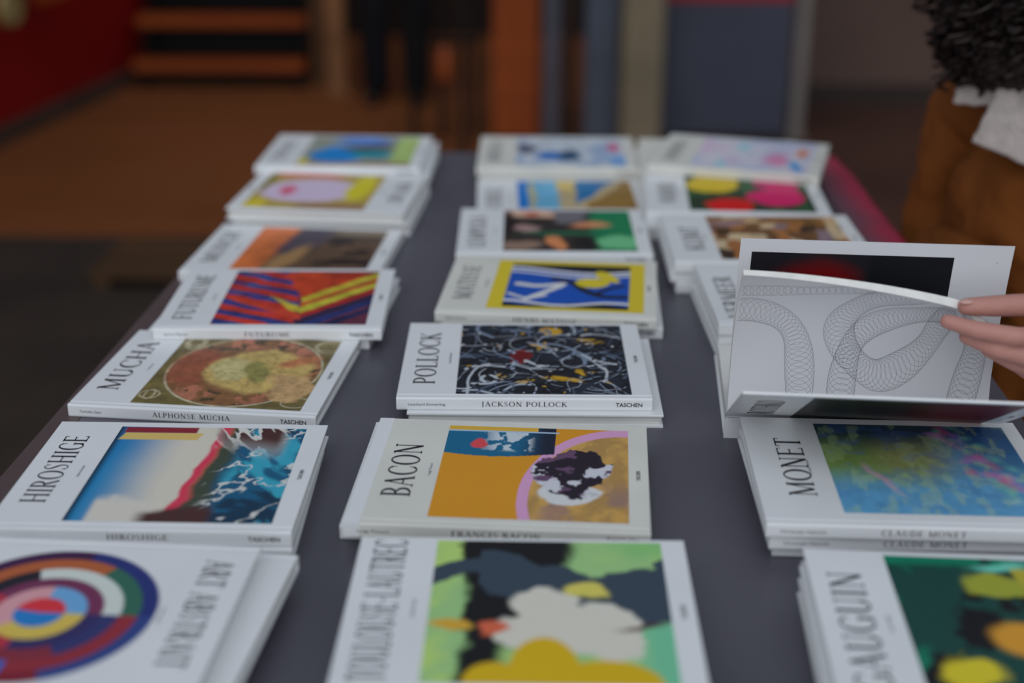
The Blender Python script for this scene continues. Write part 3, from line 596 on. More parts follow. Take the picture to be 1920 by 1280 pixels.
book(.056, 1.884, -.2, .014, T, 'white book with dark brown and green picture in the middle column', title='LEMPICKA', tv=(.03, .17), author='Gilles Neret', pic=(art_green_brown, (40, 34, 32), LO, None))
book(.060, 1.886, -1.4, 0, T, 'white book under the dark brown and green cover')
book(.076, 2.095, 1.0, 0, T, 'white book with bright blue and tan picture behind the green one', title='SCHIELE', tv=(.04, .16), author='Wolfgang Fischer', pic=(art_blue_tan, (86, 146, 176), LO, None))
book(.074, 2.313, -1.1, .015, .015, 'off-white book with pale blue and white picture, farthest in the middle column', cover='cover_cream', title='HOKUSAI', tv=(.04, .17), pic=(art_white_blue, (196, 204, 212), LO, None), ink=M['ink_grey'])
book(.078, 2.314, -.4, 0, .015, 'bottom book of the far middle stack', cover='cover_cream')
# ---- right column
book(.356, .882, -3.8, .028, T, 'white book with dark green, olive and orange picture, nearest in the right column', title='GAUGUIN', tv=(.02, .175), tu=(.014, .040), author='Ingo F Walther', spine='PAUL GAUGUIN', ink=M['ink_grey'], pic=(art_green_gold, (16, 56, 50), 170, (.062, .241, .012, .203)))
book(.352, .877, -4.7, .014, T, 'book directly under the dark green and orange cover, peeking out at the left')
book(.354, .880, -4.0, 0, T, 'lowest book of the dark green and orange stack')
book(.346, 1.138, -2.4, .0266, .0133, 'white book with hazy blue-green picture dotted pink, in front of open book', title='MONET', tv=(.05, .165), tu=(.026, .050), author='Christoph Heinrich', spine='CLAUDE MONET', spine_author='Christoph Heinrich', ink=M['ink'], pic=(art_water, (78, 132, 166), 200, (.068, .246, .022, .198)))
book(.348, 1.144, -1.2, .0133, .0133, 'white book directly under the hazy blue and green cover, spine showing', spine='CLAUDE MONET', spine_author='Christoph Heinrich')
book(.356, 1.152, -2.6, 0, .0133, 'bottom book of the hazy blue and green stack')
book(.361, 1.598, .8, .028, T, 'white book half hidden behind the open book', title='VERMEER', tv=(.02, .16), author='Norbert Schneider', spine='VERMEER', pic=(art_orange_brown, (70, 60, 40), LO, None))
book(.363, 1.600, .2, .014, T, 'second book of the stack right behind the open book')
book(.360, 1.602, 1.4, 0, T, 'lowest book of the stack right behind the open book')
book(.336, 1.811, -.2, .028, T, 'white book with gold and brown patchwork picture', title='KLIMT', tv=(.05, .15), tu=(.02, .045), author='Gilles Neret', pic=(art_gold_mosaic, (92, 62, 36), LO, None))
book(.333, 1.813, -1, .014, T, 'second book of the stack under the gold and brown patchwork cover')
book(.338, 1.812, .3, 0, T, 'lowest book of the stack under the gold and brown patchwork cover')
book(.325, 2.024, -3.5, .028, T, 'white book with yellow, red and magenta patches on dark green', title='WARHOL', tv=(.05, .16), tu=(.02, .045), author='Klaus Honnef', pic=(art_patches_bright, (24, 44, 26), LO, None))
book(.322, 2.025, -2.6, .014, T, 'second book of the stack under the yellow, red and magenta cover')
book(.327, 2.024, -4.2, 0, T, 'lowest book of the stack under the yellow, red and magenta cover')
book(.361, 2.197, -16, .0425, T, 'off-white book with pastel pink and blue picture, lying askew at the far right corner', cover='cover_cream', title='KANDINSKY', tv=(.04, .17), ink=M['ink_grey'], pic=(art_pastel, (206, 204, 214), LO, None))
for k, (dx, dg) in enumerate(((0.002, -3), (-.006, -2), (0, -4))):
    book(.335 + dx, 2.246, dg, .014 * k, T, ['bottom book of the far right stack', 'second lowest book of the far right stack', 'book right under the askew pastel cover at the far right'][k], cover='cover_cream')

# ------------------------------------------------------------------ the open book held up by the reader
ob = empty('open_book', (.212, 1.287, Z0), R(-5))
tag(ob, 'book held open upright, endpaper printed with looping line spirals', 'book', BOOKS)
box('back_cover', 0, .26, .0005, .2105, 0, .0022, M['cover'], ob, .0004)
box('page_block', .003, .257, .004, .2075, .00225, .0165, M['pages'], ob)
HZ = .0225; CA = 150.0
bm = bmesh.new()
for i in range(6):
    pass
sp = [(-.0022, 0), (.0006, 0), (.0006, .017), (-.001, .0215), (-.0032, .0225), (-.0030, .012)]
A = [bm.verts.new((0, y, z)) for y, z in sp]; B = [bm.verts.new((.26, y, z)) for y, z in sp]
for i in range(len(sp)): bm.faces.new((A[i], A[(i + 1) % len(sp)], B[(i + 1) % len(sp)], B[i]))
bm.faces.new(A); bm.faces.new(B)
from_bm('spine', bm, M['cover'], ob)
fc = box('front_cover', 0, .26, 0, .21, -.0024, 0, M['cover'], ob, .0005)
fc.location = (0, 0, HZ); fc.rotation_euler = (R(CA), 0, 0)
a = Art(MD, 110, (26, 18, 20)); art_dark_red_cover(a)
link(bpy.data.objects.new('cover_picture', art_mesh(a, .062, .241, .014, .200, .0002)), fc)
V, F, L = serif_text('ROTHKO'); put_text('title_lettering', (V, F), lambda p, q: (.042 - q * .024, .045 + p * .12 / L, .00025), fc, M['ink'])
V, F, L, H = sans_text('TASCHEN', .018); put_text('publisher_lettering', (V, F), lambda p, q: (.2525 - q * .0052, .095 + p * .019 / L, .00025), fc, M['ink'])

def page_pt(u, v, off=0.0):
    g = np.array([.003 + .254 * u, .010, .0175]); c = np.array([.003 + .252 * u, .014 - .004 * u, .125])
    t = np.array([.004 + .238 * u - .020 * u ** 3, -.062 - .012 * u, .193 - .028 * u ** 1.7 - .014 * max(0.0, (u - .86) / .14) ** 1.5])
    p = (1 - v) ** 2 * g + 2 * v * (1 - v) * c + v * v * t
    if off:
        d = 2 * (1 - v) * (c - g) + 2 * v * (t - c); n = np.array([0, d[2], -d[1]]); n /= np.linalg.norm(n); p = p + n * off
    return p
NU, NV = 26, 22
def sheet(fun, t0, t1):
    v = []; f = []; mi = []
    for off in (t0, t1):
        for j in range(NV + 1):
            for i in range(NU + 1): v.append(tuple(fun(i / NU, j / NV, off)))
    n = (NU + 1) * (NV + 1); id_ = lambda k, i, j: k * n + j * (NU + 1) + i
    for j in range(NV):
        for i in range(NU):
            f.append((id_(0, i, j), id_(0, i + 1, j), id_(0, i + 1, j + 1), id_(0, i, j + 1))); mi.append(0)
            f.append((id_(1, i, j), id_(1, i, j + 1), id_(1, i + 1, j + 1), id_(1, i + 1, j))); mi.append(0)
    def rim(q):
        o = len(v); v.extend([v[k] for k in q]); f.append((o, o + 1, o + 2, o + 3)); mi.append(1)
    for i in range(NU): rim((id_(0, i, NV), id_(0, i + 1, NV), id_(1, i + 1, NV), id_(1, i, NV)))
    for j in range(NV):
        rim((id_(0, NU, j), id_(1, NU, j), id_(1, NU, j + 1), id_(0, NU, j + 1)))
        rim((id_(0, 0, j), id_(0, 0, j + 1), id_(1, 0, j + 1), id_(1, 0, j)))
    return v, f, mi
# a negative offset lies on the viewer's side of the sheet
M['page_edge_plain'] = mat('page_edges_light', (0.80, 0.785, 0.74), 0.7, 0.2, 0.06, 90)
v, f, mi = sheet(lambda u, v, o: page_pt(u, v, o * (.75 + .5 * u)), 0.0, 0.0068)
pb = from_vf('page_bundle', v, f, [M['paper'], M['page_edge_plain']], ob, True, mi)

def far_pt(u, v, off=0.0):
    g = np.array([.003 + .254 * u, .016, .0175]); c = np.array([.003 + .254 * u, .020, .11]); t = np.array([.0045 + .253 * u, -.002, .209])
    p = (1 - v) ** 2 * g + 2 * v * (1 - v) * c + v * v * t
    return p + np.array([0, off, 0])
v, f, mi = sheet(far_pt, 0.0, 0.0006)
fp = from_vf('upright_page', v, f, [M['paper'], M['paper']], ob, True, mi)
a = Art(120, 90, (22, 20, 24)); art_dark_red(a)
me = art_mesh(a, 0, 1, 0, 1, 0)
co = np.zeros((120 * 90, 3), np.float32)
for k, (s_, t_) in enumerate(zip(a.s.ravel(), a.t.ravel())): co[k] = far_pt(.045 + .745 * s_, .42 + .51 * t_, -.0002)
me.vertices.foreach_set('co', co.ravel()); me.update()
link(bpy.data.objects.new('page_picture', me), fp)
V, F, L, H = sans_text('2'); put_text('page_number', (V, F), lambda p, q: tuple(far_pt(.945 + p * .009, .905 + q * .012, -.0002)), fp, M['ink_grey'])

def unpix(px, py):
    """page coordinates read off the printed layout: u across, v up"""
    top = 524 + 66 * ((px - 1395) / 440); v = .27 + .73 * (742 - py) / (742 - top)
    u = (px - (1372 + 24 * (742 - py) / 220)) / (484 - 40 * (742 - py) / 220); return u, v
bands = [([(1378, 572), (1450, 572), (1520, 570), (1580, 562), (1650, 548)], 13, 26), ([(1372, 622), (1420, 622), (1468, 646), (1494, 690), (1502, 760), (1498, 800)], 25, 30),
         ([(1700, 566), (1630, 584), (1580, 628), (1568, 670), (1592, 714), (1640, 742), (1690, 726), (1728, 690), (1752, 640), (1775, 600), (1800, 570)], 25, 66),
         ([(1580, 800), (1582, 742), (1598, 684), (1640, 644), (1710, 622), (1762, 620), (1806, 650), (1820, 690), (1812, 740), (1800, 790)], 24, 64)]
V = []; F = []
for pts, rad, n in bands:
    sp_ = spline(pts, 24); seglen = np.concatenate([[0], np.cumsum(np.hypot(*np.diff(sp_, axis=0).T))])
    for k in range(n):
        d = seglen[-1] * k / (n - 1); cx = np.interp(d, seglen, sp_[:, 0]); cy = np.interp(d, seglen, sp_[:, 1]); r_ = rad * (1 + .12 * math.sin(k * .35))
        ring = []
        for i in range(29):
            an = 2 * math.pi * i / 28; rr = []
            for ro in (r_ - .15, r_ + .15): rr.append(unpix(cx + ro * math.cos(an), cy + ro * math.sin(an)))
            ring.append(rr)
        for i in range(28):
            q = [ring[i][0], ring[i][1], ring[i + 1][1], ring[i + 1][0]]
            if any(u < .004 or u > .996 or v < .03 or v > .992 for u, v in q): continue
            o = len(V); V += [tuple(page_pt(u, v, -.00018)) for u, v in q]; F.append((o, o + 1, o + 2, o + 3))
from_vf('spiral_print', V, F, mat('endpaper_ink', lin(104, 106, 116), 0.6, 0.2, .1, 40), pb)

# ------------------------------------------------------------------ red plastic sheet at the right edge of the table
def sheet_mat():
    m = mat('red_plastic', lin(190, 44, 70), .22, .5); nt = m.node_tree; b_ = nt.nodes['Principled BSDF']
    tc = nt.nodes.new('ShaderNodeTexCoord'); sx = nt.nodes.new('ShaderNodeSeparateXYZ'); n = nt.nodes.new('ShaderNodeTexNoise'); n.inputs['Scale'].default_value = 9
    ad = nt.nodes.new('ShaderNodeMath'); ad.operation = 'MULTIPLY_ADD'; ad.inputs[1].default_value = .05; mr = nt.nodes.new('ShaderNodeMapRange')
    mr.inputs['From Min'].default_value = .005; mr.inputs['From Max'].default_value = .05
    cr = nt.nodes.new('ShaderNodeValToRGB'); cr.color_ramp.elements[0].color = (*lin(112, 80, 96), 1); cr.color_ramp.elements[1].color = (*lin(176, 48, 80), 1)
    nt.links.new(tc.outputs['Object'], sx.inputs[0]); nt.links.new(tc.outputs['Object'], n.inputs['Vector']); nt.links.new(n.outputs['Fac'], ad.inputs[0]); nt.links.new(sx.outputs['X'], ad.inputs[2])
    nt.links.new(ad.outputs[0], mr.inputs['Value']); nt.links.new(mr.outputs[0], cr.inputs['Fac']); nt.links.new(cr.outputs['Color'], b_.inputs['Base Color']); return m
V = []; F = []; nx, ny = 10, 40
for k in (0, 1):
    for j in range(ny + 1):
        for i in range(nx + 1):
            u = i / nx; y = 1.55 + .85 * j / ny; x = .4915 + .062 * u + .001 * math.sin(y * 23)
            V.append((x - .52, y - 2.0, .0012 + .004 * u * u * (1 + .5 * math.sin(y * 15)) + .0012 * math.sin(y * 31 + u * 4) ** 2 + (.0006 if k else 0)))
n = (nx + 1) * (ny + 1)
for j in range(ny):
    for i in range(nx):
        p = j * (nx + 1) + i; F.append((p, p + nx + 1, p + nx + 2, p + 1)); F.append((n + p, n + p + 1, n + p + nx + 2, n + p + nx + 1))
for i in range(nx):
    F.append((i, i + 1, n + i + 1, n + i)); p = ny * (nx + 1) + i; F.append((p + 1, p, n + p, n + p + 1))
for j in range(ny):
    p = j * (nx + 1); F.append((p, n + p, n + p + nx + 1, p + nx + 1)); p += nx; F.append((p, p + nx + 1, n + p + nx + 1, n + p))
o = from_vf('plastic_sheet', V, F, sheet_mat(), None, True)
o.location = (.52, 2.0, Z0); tag(o, 'crinkled pinkish red plastic sheet along the right edge of the table', 'plastic sheet')

# ------------------------------------------------------------------ background things
wood = ramp_mat('orange_brown_wood', [(.3, lin(128, 54, 4)), (.7, lin(150, 66, 8))], 3, .6, (.3, 3, 3), spec=.3)
black = mat('black_paint', lin(16, 13, 11), .7, .2, .2, 4)
st = empty('wooden_steps', (-1.45, 7.3, 0.004)); tag(st, 'dark open steps with two orange-brown wooden boards beside the red wall', 'steps')
for zz, yy in ((.10, .0), (.30, .16), (.50, .32)):
    box('board', -.50, .38, yy - .03, yy + .09, zz - .005, zz + .045, wood, st, .006)
for xx in (-.47, .34):
    bm = bmesh.new(); bbox(bm, xx, xx + .03, -.02, .60, 0, .098); bbox(bm, xx, xx + .03, .14, .60, .098, .298); bbox(bm, xx, xx + .03, .30, .60, .298, .498); from_bm('side_frame', bm, black, st)
box('back_panel', -.44, .34, .56, .59, .0, .8, black, st)
for zz, yy in ((0, -.02), (.145, .14), (.345, .30)): box('riser', -.43, .33, yy + .10, yy + .115, zz, zz + .093, black, st)
def post(name, px, py, w, d, h, m, label, cat, cap=True):
    p = empty(name, (px, py, 0.004)); tag(p, label, cat)
    box('shaft', -w / 2, w / 2, -d / 2, d / 2, .02, h, m, p, min(w, d) * .12); box('foot', -w / 2 - .012, w / 2 + .012, -d / 2 - .012, d / 2 + .012, 0, .02, m, p, .003)
    if cap: box('cap', -w / 2 - .008, w / 2 + .008, -d / 2 - .008, d / 2 + .008, h, h + .02, m, p, .003)
    return p
post('wooden_post', -1.0, 7.45, .085, .085, 2.2, mat('grey_brown_wood', lin(92, 62, 40), .8, .2, .2, 6), 'grey-brown square post beside the wooden steps', 'post')
post('tan_post', -.89, 7.22, .085, .085, 2.0, mat('tan_wood', lin(134, 92, 60), .8, .2, .25, 5), 'tan post between the steps and the person in dark trousers', 'post')
post('grey_post', .168, 6.22, .07, .07, 2.2, mat('blue_grey_metal', lin(64, 64, 74), .5, .4, .15, 5), 'narrow grey metal post beside the orange wooden partition', 'post')
post('dark_post', .246, 6.32, .05, .05, 2.2, mat('brown_black_post', lin(52, 36, 28), .7, .3, .25, 4), 'dark brown post between two blue-grey ones', 'post')
post('blue_grey_post', .385, 6.2, .15, .10, 2.3, mat('blue_grey_paint', lin(66, 72, 84), .6, .3, .15, 4), 'wide blue-grey post left of the beige column', 'post')
post('beige_column', .55, 6.12, .175, .175, 2.6, mat('beige_stone', lin(116, 104, 84), .8, .2, .15, 4), 'square beige column in the background behind the middle book row', 'column')
post('pale_post', 1.265, 6.28, .055, .055, 2.2, mat('pale_metal', lin(108, 100, 96), .5, .4, .12, 5), 'slim pale post at the right edge of the dark panel', 'post')
# orange wooden panel
pn = empty('wooden_partition', (.02, 6.34, 0.004)); tag(pn, 'upright orange-brown wooden partition behind the middle column of books', 'partition')
for k in range(2): box('plank', -.11 + .105 * k, -.008 + .105 * k, -.015, .015, 0, 1.8, wood, pn, .003)
box('rail', -.11, .097, .016, .04, .5, .58, wood, pn); box('rail', -.11, .097, .016, .04, 1.4, 1.48, wood, pn)
# dark board with a red top
db = empty('dark_board', (.935, 6.24, 0.004)); tag(db, 'dark blue-grey standing board with a red upper part', 'board')
box('lower_panel', -.285, .275, -.02, .02, .03, .615, mat('dark_blue_grey_board', lin(54, 56, 70), .6, .35, .15, 2.2), db, .004)
box('red_panel', -.285, .275, -.02, .02, .616, 1.3, mat('red_board', lin(142, 18, 30), .6, .3, .1, 3), db, .004)
for xx in (-.25, .22): box('foot', xx, xx + .03, -.14, .14, 0, .029, M['dark_metal'], db, .003)
# slim dark stand with an orange bag hanging from it
sd = empty('metal_stand', (-.33, 6.05, 0.004)); tag(sd, 'slim dark metal trestle stand in the background', 'stand')
for xx, yy in ((-.11, .22), (.12, -.06), (.02, .22), (.17, .22)): box('leg', xx - .014, xx + .014, yy - .014, yy + .014, 0, .75, black, sd, .003)
box('top', -.15, .21, -.10, .26, .75, .78, black, sd, .004); box('crossbar', -.11, .17, .20, .22, .42, .44, black, sd)
bm = bmesh.new(); bmesh.ops.create_uvsphere(bm, u_segments=20, v_segments=14, radius=1)
for q in bm.verts: q.co = Vector((q.co.x * .034, q.co.y * .03, q.co.z * .075 + (.01 if q.co.z > .5 else 0)))
bag = empty('hanging_bag', (-.285, 5.90, .40)); tag(bag, 'small orange-brown bag hanging beside the metal stand', 'bag')
from_bm('pouch', bm, mat('orange_leather', lin(128, 56, 16), .6, .3, .15, 12), bag, True)
bm = bmesh.new(); bbox(bm, -.004, .004, -.004, .004, .07, .39); from_bm('strap', bm, black, bag)
# low wooden pallet on the ground at the left
pl = empty('low_pallet', (-1.12, 4.42, 0)); pl.rotation_euler = (0, 0, R(-4)); tag(pl, 'low dark wooden pallet on the ground left of the table', 'pallet')
pw = ramp_mat('dark_wood', [(.3, lin(62, 44, 28)), (.7, lin(80, 56, 36))], 4, .75, (.3, 3, 3), spec=.2)
for k in range(4): box('plank', -.22, .42, -.17 + .095 * k, -.085 + .095 * k, .035, .055, pw, pl, .003)
for xx in (-.20, .10, .36): box('bearer', xx, xx + .05, -.17, .20, 0, .0345, pw, pl)
# cream lamp disc and orange sign on the red wall
sg = bpy.data.objects.new; bm = bmesh.new()
bmesh.ops.create_cone(bm, cap_ends=True, segments=32, radius1=.085, radius2=.075, depth=.03)
o = from_bm('wall_disc', bm, mat('cream_enamel', lin(150, 132, 84), .5, .4, .08, 9)); o.rotation_euler = (0, R(90), R(-10.5)); o.location = (-2.12 - .01, 6.02 + .55, .615); 
o.location = (-2.102, 6.04, .615); tag(o, 'cream round disc on the red wall at the top left', 'sign')
o = box('wall_sign', -.008, .008, -.14, .14, -.05, .16, mat('orange_enamel', lin(150, 66, 20), .5, .4, .1, 9), None, .003); o.rotation_euler = (0, 0, R(-10.5)); o.location = (-2.046, 6.44, .63); tag(o, 'small orange sign on the red wall beside the cream disc', 'sign')

# ------------------------------------------------------------------ people
def sphere(bm, c, r, sc=(1, 1, 1), rz=0, seg_=18):
    g = bmesh.ops.create_uvsphere(bm, u_segments=seg_, v_segments=max(8, seg_ * 2 // 3), radius=1)['verts']
    m_ = Matrix.Translation(Vector(c)) @ Matrix.Rotation(rz, 4, 'Z') @ Matrix.Diagonal((r * sc[0], r * sc[1], r * sc[2], 1))
    bmesh.ops.transform(bm, matrix=m_, verts=g)
def limb(bm, pts, rads, seg_=16):
    for p, r in zip(pts, rads): sphere(bm, p, r, seg_=seg_)
    for (p, r), (q, s) in zip(zip(pts, rads), zip(pts[1:], rads[1:])):
        p, q = Vector(p), Vector(q); d = q - p
        if d.length < 1e-6: continue
        g = bmesh.ops.create_cone(bm, cap_ends=True, segments=seg_, radius1=r, radius2=s, depth=d.length)['verts']
        bmesh.ops.transform(bm, matrix=Matrix.Translation((p + q) / 2) @ d.to_track_quat('Z', 'Y').to_matrix().to_4x4(), verts=g)
def remeshed(name, bm, m, parent, vox, smooth=4, disp=None):
    o = from_bm(name, bm, m, parent)
    r = o.modifiers.new('remesh', 'REMESH'); r.mode = 'VOXEL'; r.voxel_size = vox; r.use_smooth_shade = True
    s = o.modifiers.new('smooth', 'SMOOTH'); s.iterations = smooth; s.factor = .5
    if disp:
        t = bpy.data.textures.new(name + '_folds', 'CLOUDS'); t.noise_scale = disp[0]; t.noise_depth = 2
        d = o.modifiers.new('folds', 'DISPLACE'); d.texture = t; d.strength = disp[1]; d.mid_level = .5
    return o
skin = mat('skin', lin(186, 132, 120), .5, .4, .06, 40, .08, 300)
skin.node_tree.nodes['Principled BSDF'].inputs['Subsurface Weight'].default_value = .12
skin.node_tree.nodes['Principled BSDF'].inputs['Subsurface Radius'].default_value = (.01, .004, .002)
NK = (.745, 1.885, .235)        # base of the neck of the reader, in table coordinates
pr = empty('person', (NK[0], NK[1], 0)); tag(pr, 'person in brown suede jacket with white fleece collar and dark curly hair, holding book pages', 'person')
def tp(p): return Vector((p[0] - NK[0], p[1] - NK[1], p[2] + Z0))
FA = math.atan2(-.66, -.75)     # direction the chest faces
RZ = FA + math.pi / 2
fw = Vector((math.cos(FA), math.sin(FA), 0)); rt = Vector((fw.y, -fw.x, 0))
def loc(f_, r_, z): return Vector((NK[0], NK[1], 0)) + fw * f_ + rt * r_ + Vector((0, 0, z))
bm = bmesh.new()
headc = loc(.06, 0, .43)
sphere(bm, tp(headc), 1, (.073, .092, .112), RZ, 28)
sphere(bm, tp(headc + fw * .022 + Vector((0, 0, -.055))), 1, (.058, .066, .062), RZ, 22)
limb(bm, [tp(headc + fw * .088 + Vector((0, 0, .012))), tp(headc + fw * .108 + Vector((0, 0, -.022)))], [.008, .013])
for s_ in (-1, 1):
    sphere(bm, tp(headc + rt * s_ * .073 + Vector((0, 0, -.005))), 1, (.012, .02, .032), RZ, 12)
    sphere(bm, tp(headc + fw * .08 + rt * s_ * .034 + Vector((0, 0, .022))), 1, (.022, .012, .008), RZ, 12)
sphere(bm, tp(headc + fw * .086 + Vector((0, 0, -.05))), 1, (.024, .01, .008), RZ, 12)
limb(bm, [tp(loc(.0, 0, .20)), tp(loc(.035, 0, .37))], [.054, .052])
limb(bm, [tp(loc(0, 0, .18)), tp(loc(.01, 0, -.02)), tp(loc(.0, 0, -.20))], [.10, .115, .12])
RS = loc(-.01, .145, .163); LS = loc(.02, -.165, .175)
limb(bm, [tp(RS), tp(loc(0, 0, .18)), tp(LS)], [.05, .06, .05])
RE = (.620, 1.985, -.04); RWr = (.612, 1.80, .0); LE = (.83, 1.49, .02); LW = (.612, 1.255, .098)
limb(bm, [tp(RS), tp(RE), tp(RWr)], [.045, .036, .026]); limb(bm, [tp(LS), tp(LE), tp(LW)], [.045, .036, .026])
# the hand that grips the pages: thumb behind the top edge, fingers in front
HND = {'thumb': ([(.4075, 1.1965, .1735), (.433, 1.1935, .1755), (.469, 1.200, .1745), (.514, 1.220, .146)], [.0082, .0100, .0108, .014]),
       'index': ([(.388, 1.184, .1640), (.413, 1.173, .1600), (.446, 1.168, .1560), (.497, 1.186, .147)], [.0068, .0082, .0090, .0115]),
       'middle': ([(.408, 1.188, .1480), (.431, 1.174, .1420), (.461, 1.171, .1350), (.504, 1.190, .130)], [.0068, .0082, .0090, .0115]),
       'ring': ([(.431, 1.194, .133), (.453, 1.180, .1255), (.478, 1.177, .117), (.511, 1.194, .113)], [.0066, .0078, .0086, .011]),
       'pinky': ([(.456, 1.200, .118), (.473, 1.189, .110), (.494, 1.186, .102), (.518, 1.204, .097)], [.0058, .0068, .0076, .010])}
for k, (p, r) in HND.items(): limb(bm, [tp(q) for q in p], r, 14)
for k in ('index', 'middle', 'ring', 'pinky'):
    limb(bm, [tp(HND[k][0][3]), tp(LW)], [HND[k][1][3], .02], 14)
limb(bm, [tp(HND['thumb'][0][3]), tp((.545, 1.225, .128)), tp(LW)], [.014, .017, .02], 14)
limb(bm, [tp((.503, 1.192, .139)), tp((.510, 1.195, .122)), tp((.517, 1.203, .106))], [.012, .012, .011], 12)
# the other hand, resting behind the open book
for k in range(4): limb(bm, [tp((.612 - .018 + .012 * k, 1.76, .0)), tp((.603 - .022 + .015 * k, 1.735, .006)), tp((.598 - .024 + .016 * k, 1.705, -.008))], [.011, .009, .007], 10)
limb(bm, [tp(RWr), tp((.606, 1.765, .0))], [.024, .022]); limb(bm, [tp((.585, 1.78, .0)), tp((.572, 1.755, .004)), tp((.568, 1.735, .0))], [.012, .010, .008], 10)
for s_, ky in ((1, 0), (-1, .03)):
    limb(bm, [tp(loc(-.0, s_ * .085, -.22)), tp(loc(.03 + ky, s_ * .09, -.55)), tp(loc(-.0 + ky, s_ * .095, -.85))], [.085, .055, .04])
    limb(bm, [tp(loc(-.02 + ky, s_ * .095, -.885)), tp(loc(.12 + ky, s_ * .11, -.895))], [.034, .026])
remeshed('body', bm, skin, pr, .0024, 3)
# fingernails
nail = mat('nail', lin(206, 160, 150), .3, .5, .05, 50)
for c, d in (((.4055, 1.1915, .1798), (0, -.5, .8)),):
    bm = bmesh.new(); sphere(bm, tp(c), 1, (.0065, .004, .0022), 0, 12); from_bm('fingernail', bm, nail, pr, True)
# suede jacket
suede = mat('brown_suede', lin(118, 66, 26), .9, .15, .22, 9, .25, 180)
bm = bmesh.new()
sphere(bm, tp(loc(.02, -.045, .04)), 1, (.18, .135, .19), RZ, 30)
sphere(bm, tp(loc(.02, -.045, -.12)), 1, (.18, .135, .19), RZ, 30)
limb(bm, [tp(loc(.0, -.04, -.10)), tp(loc(.0, -.03, -.30))], [.145, .15], 26)
limb(bm, [tp(RS), tp(loc(0, .05, .195)), tp(loc(0, -.05, .195)), tp(LS)], [.066, .078, .078, .07], 22)
limb(bm, [tp(LS), tp(LE), tp(Vector(LE) * .35 + Vector(LW) * .65 + Vector((.02, .02, .0)))], [.072, .06, .046], 22)
jk = remeshed('jacket', bm, suede, pr, .007, 4, (.075, .030))
bm = bmesh.new()
limb(bm, [tp(RS + Vector((0, 0, -.005))), tp(Vector(RS) * .5 + Vector(RE) * .5 + Vector((-.004, 0, 0))), tp(RE), tp(Vector(RE) * .45 + Vector(RWr) * .55), tp(RWr)], [.068, .058, .054, .050, .044], 22)
remeshed('sleeve', bm, suede, pr, .007, 4, (.06, .022))
# white fleece collar: a standing collar band and a wide lapel
fleece = mat('white_fleece', lin(186, 174, 168), .95, .1, .10, 60, .6, 260)
def flap(name, pts, th, parent, m):
    """pts: rows of 3D points forming a curved flap"""
    nr, nc = len(pts), len(pts[0]); v = [tuple(tp(p)) for row in pts for p in row]
    f = [(r * nc + c, r * nc + c + 1, (r + 1) * nc + c + 1, (r + 1) * nc + c) for r in range(nr - 1) for c in range(nc - 1)]
    o = from_vf(name, v, f, m, parent, True)
    s = o.modifiers.new('thickness', 'SOLIDIFY'); s.thickness = th; s.offset = 0
    d = o.modifiers.new('round', 'SUBSURF'); d.subdivision_type = 'SIMPLE'; d.levels = 2; d.render_levels = 3
    t = bpy.data.textures.new(name + '_pile', 'CLOUDS'); t.noise_scale = .012
    q = o.modifiers.new('pile', 'DISPLACE'); q.texture = t; q.strength = .004; q.mid_level = .5
    return o
flap('collar', [[(.585, 1.868, .211), (.604, 1.845, .213), (.632, 1.822, .220)], [(.590, 1.872, .236), (.612, 1.852, .240), (.642, 1.83, .246)], [(.612, 1.885, .256), (.636, 1.866, .264), (.668, 1.84, .270)], [(.655, 1.90, .290), (.680, 1.885, .296), (.705, 1.86, .295)]], .008, pr, fleece)
flap('lapel', [[(.592, 1.795, .176), (.622, 1.765, .168), (.655, 1.742, .155), (.695, 1.725, .140)], [(.604, 1.800, .205), (.634, 1.770, .20), (.668, 1.748, .19), (.705, 1.73, .18)], [(.622, 1.815, .240), (.652, 1.785, .236), (.684, 1.765, .23), (.715, 1.745, .222)], [(.645, 1.83, .268), (.676, 1.806, .272), (.706, 1.785, .27), (.73, 1.765, .26)]], .009, pr, fleece)
# trousers and shoes
denim = mat('dark_trousers', lin(40, 42, 54), .85, .2, .1, 20)
bm = bmesh.new()
limb(bm, [tp(loc(0, .07, -.27)), tp(loc(0, -.07, -.27))], [.125, .125])
for s_, ky in ((1, 0), (-1, .03)): limb(bm, [tp(loc(-.0, s_ * .085, -.26)), tp(loc(.03 + ky, s_ * .09, -.55)), tp(loc(-.0 + ky, s_ * .095, -.84))], [.105, .078, .066])
remeshed('trousers', bm, denim, pr, .012, 3)
for s_, ky in ((1, 0), (-1, .03)):
    bm = bmesh.new(); sphere(bm, tp(loc(.045 + ky, s_ * .10, -.882)), 1, (.048, .135, .038), RZ, 16); from_bm('shoe', bm, black, pr, True)
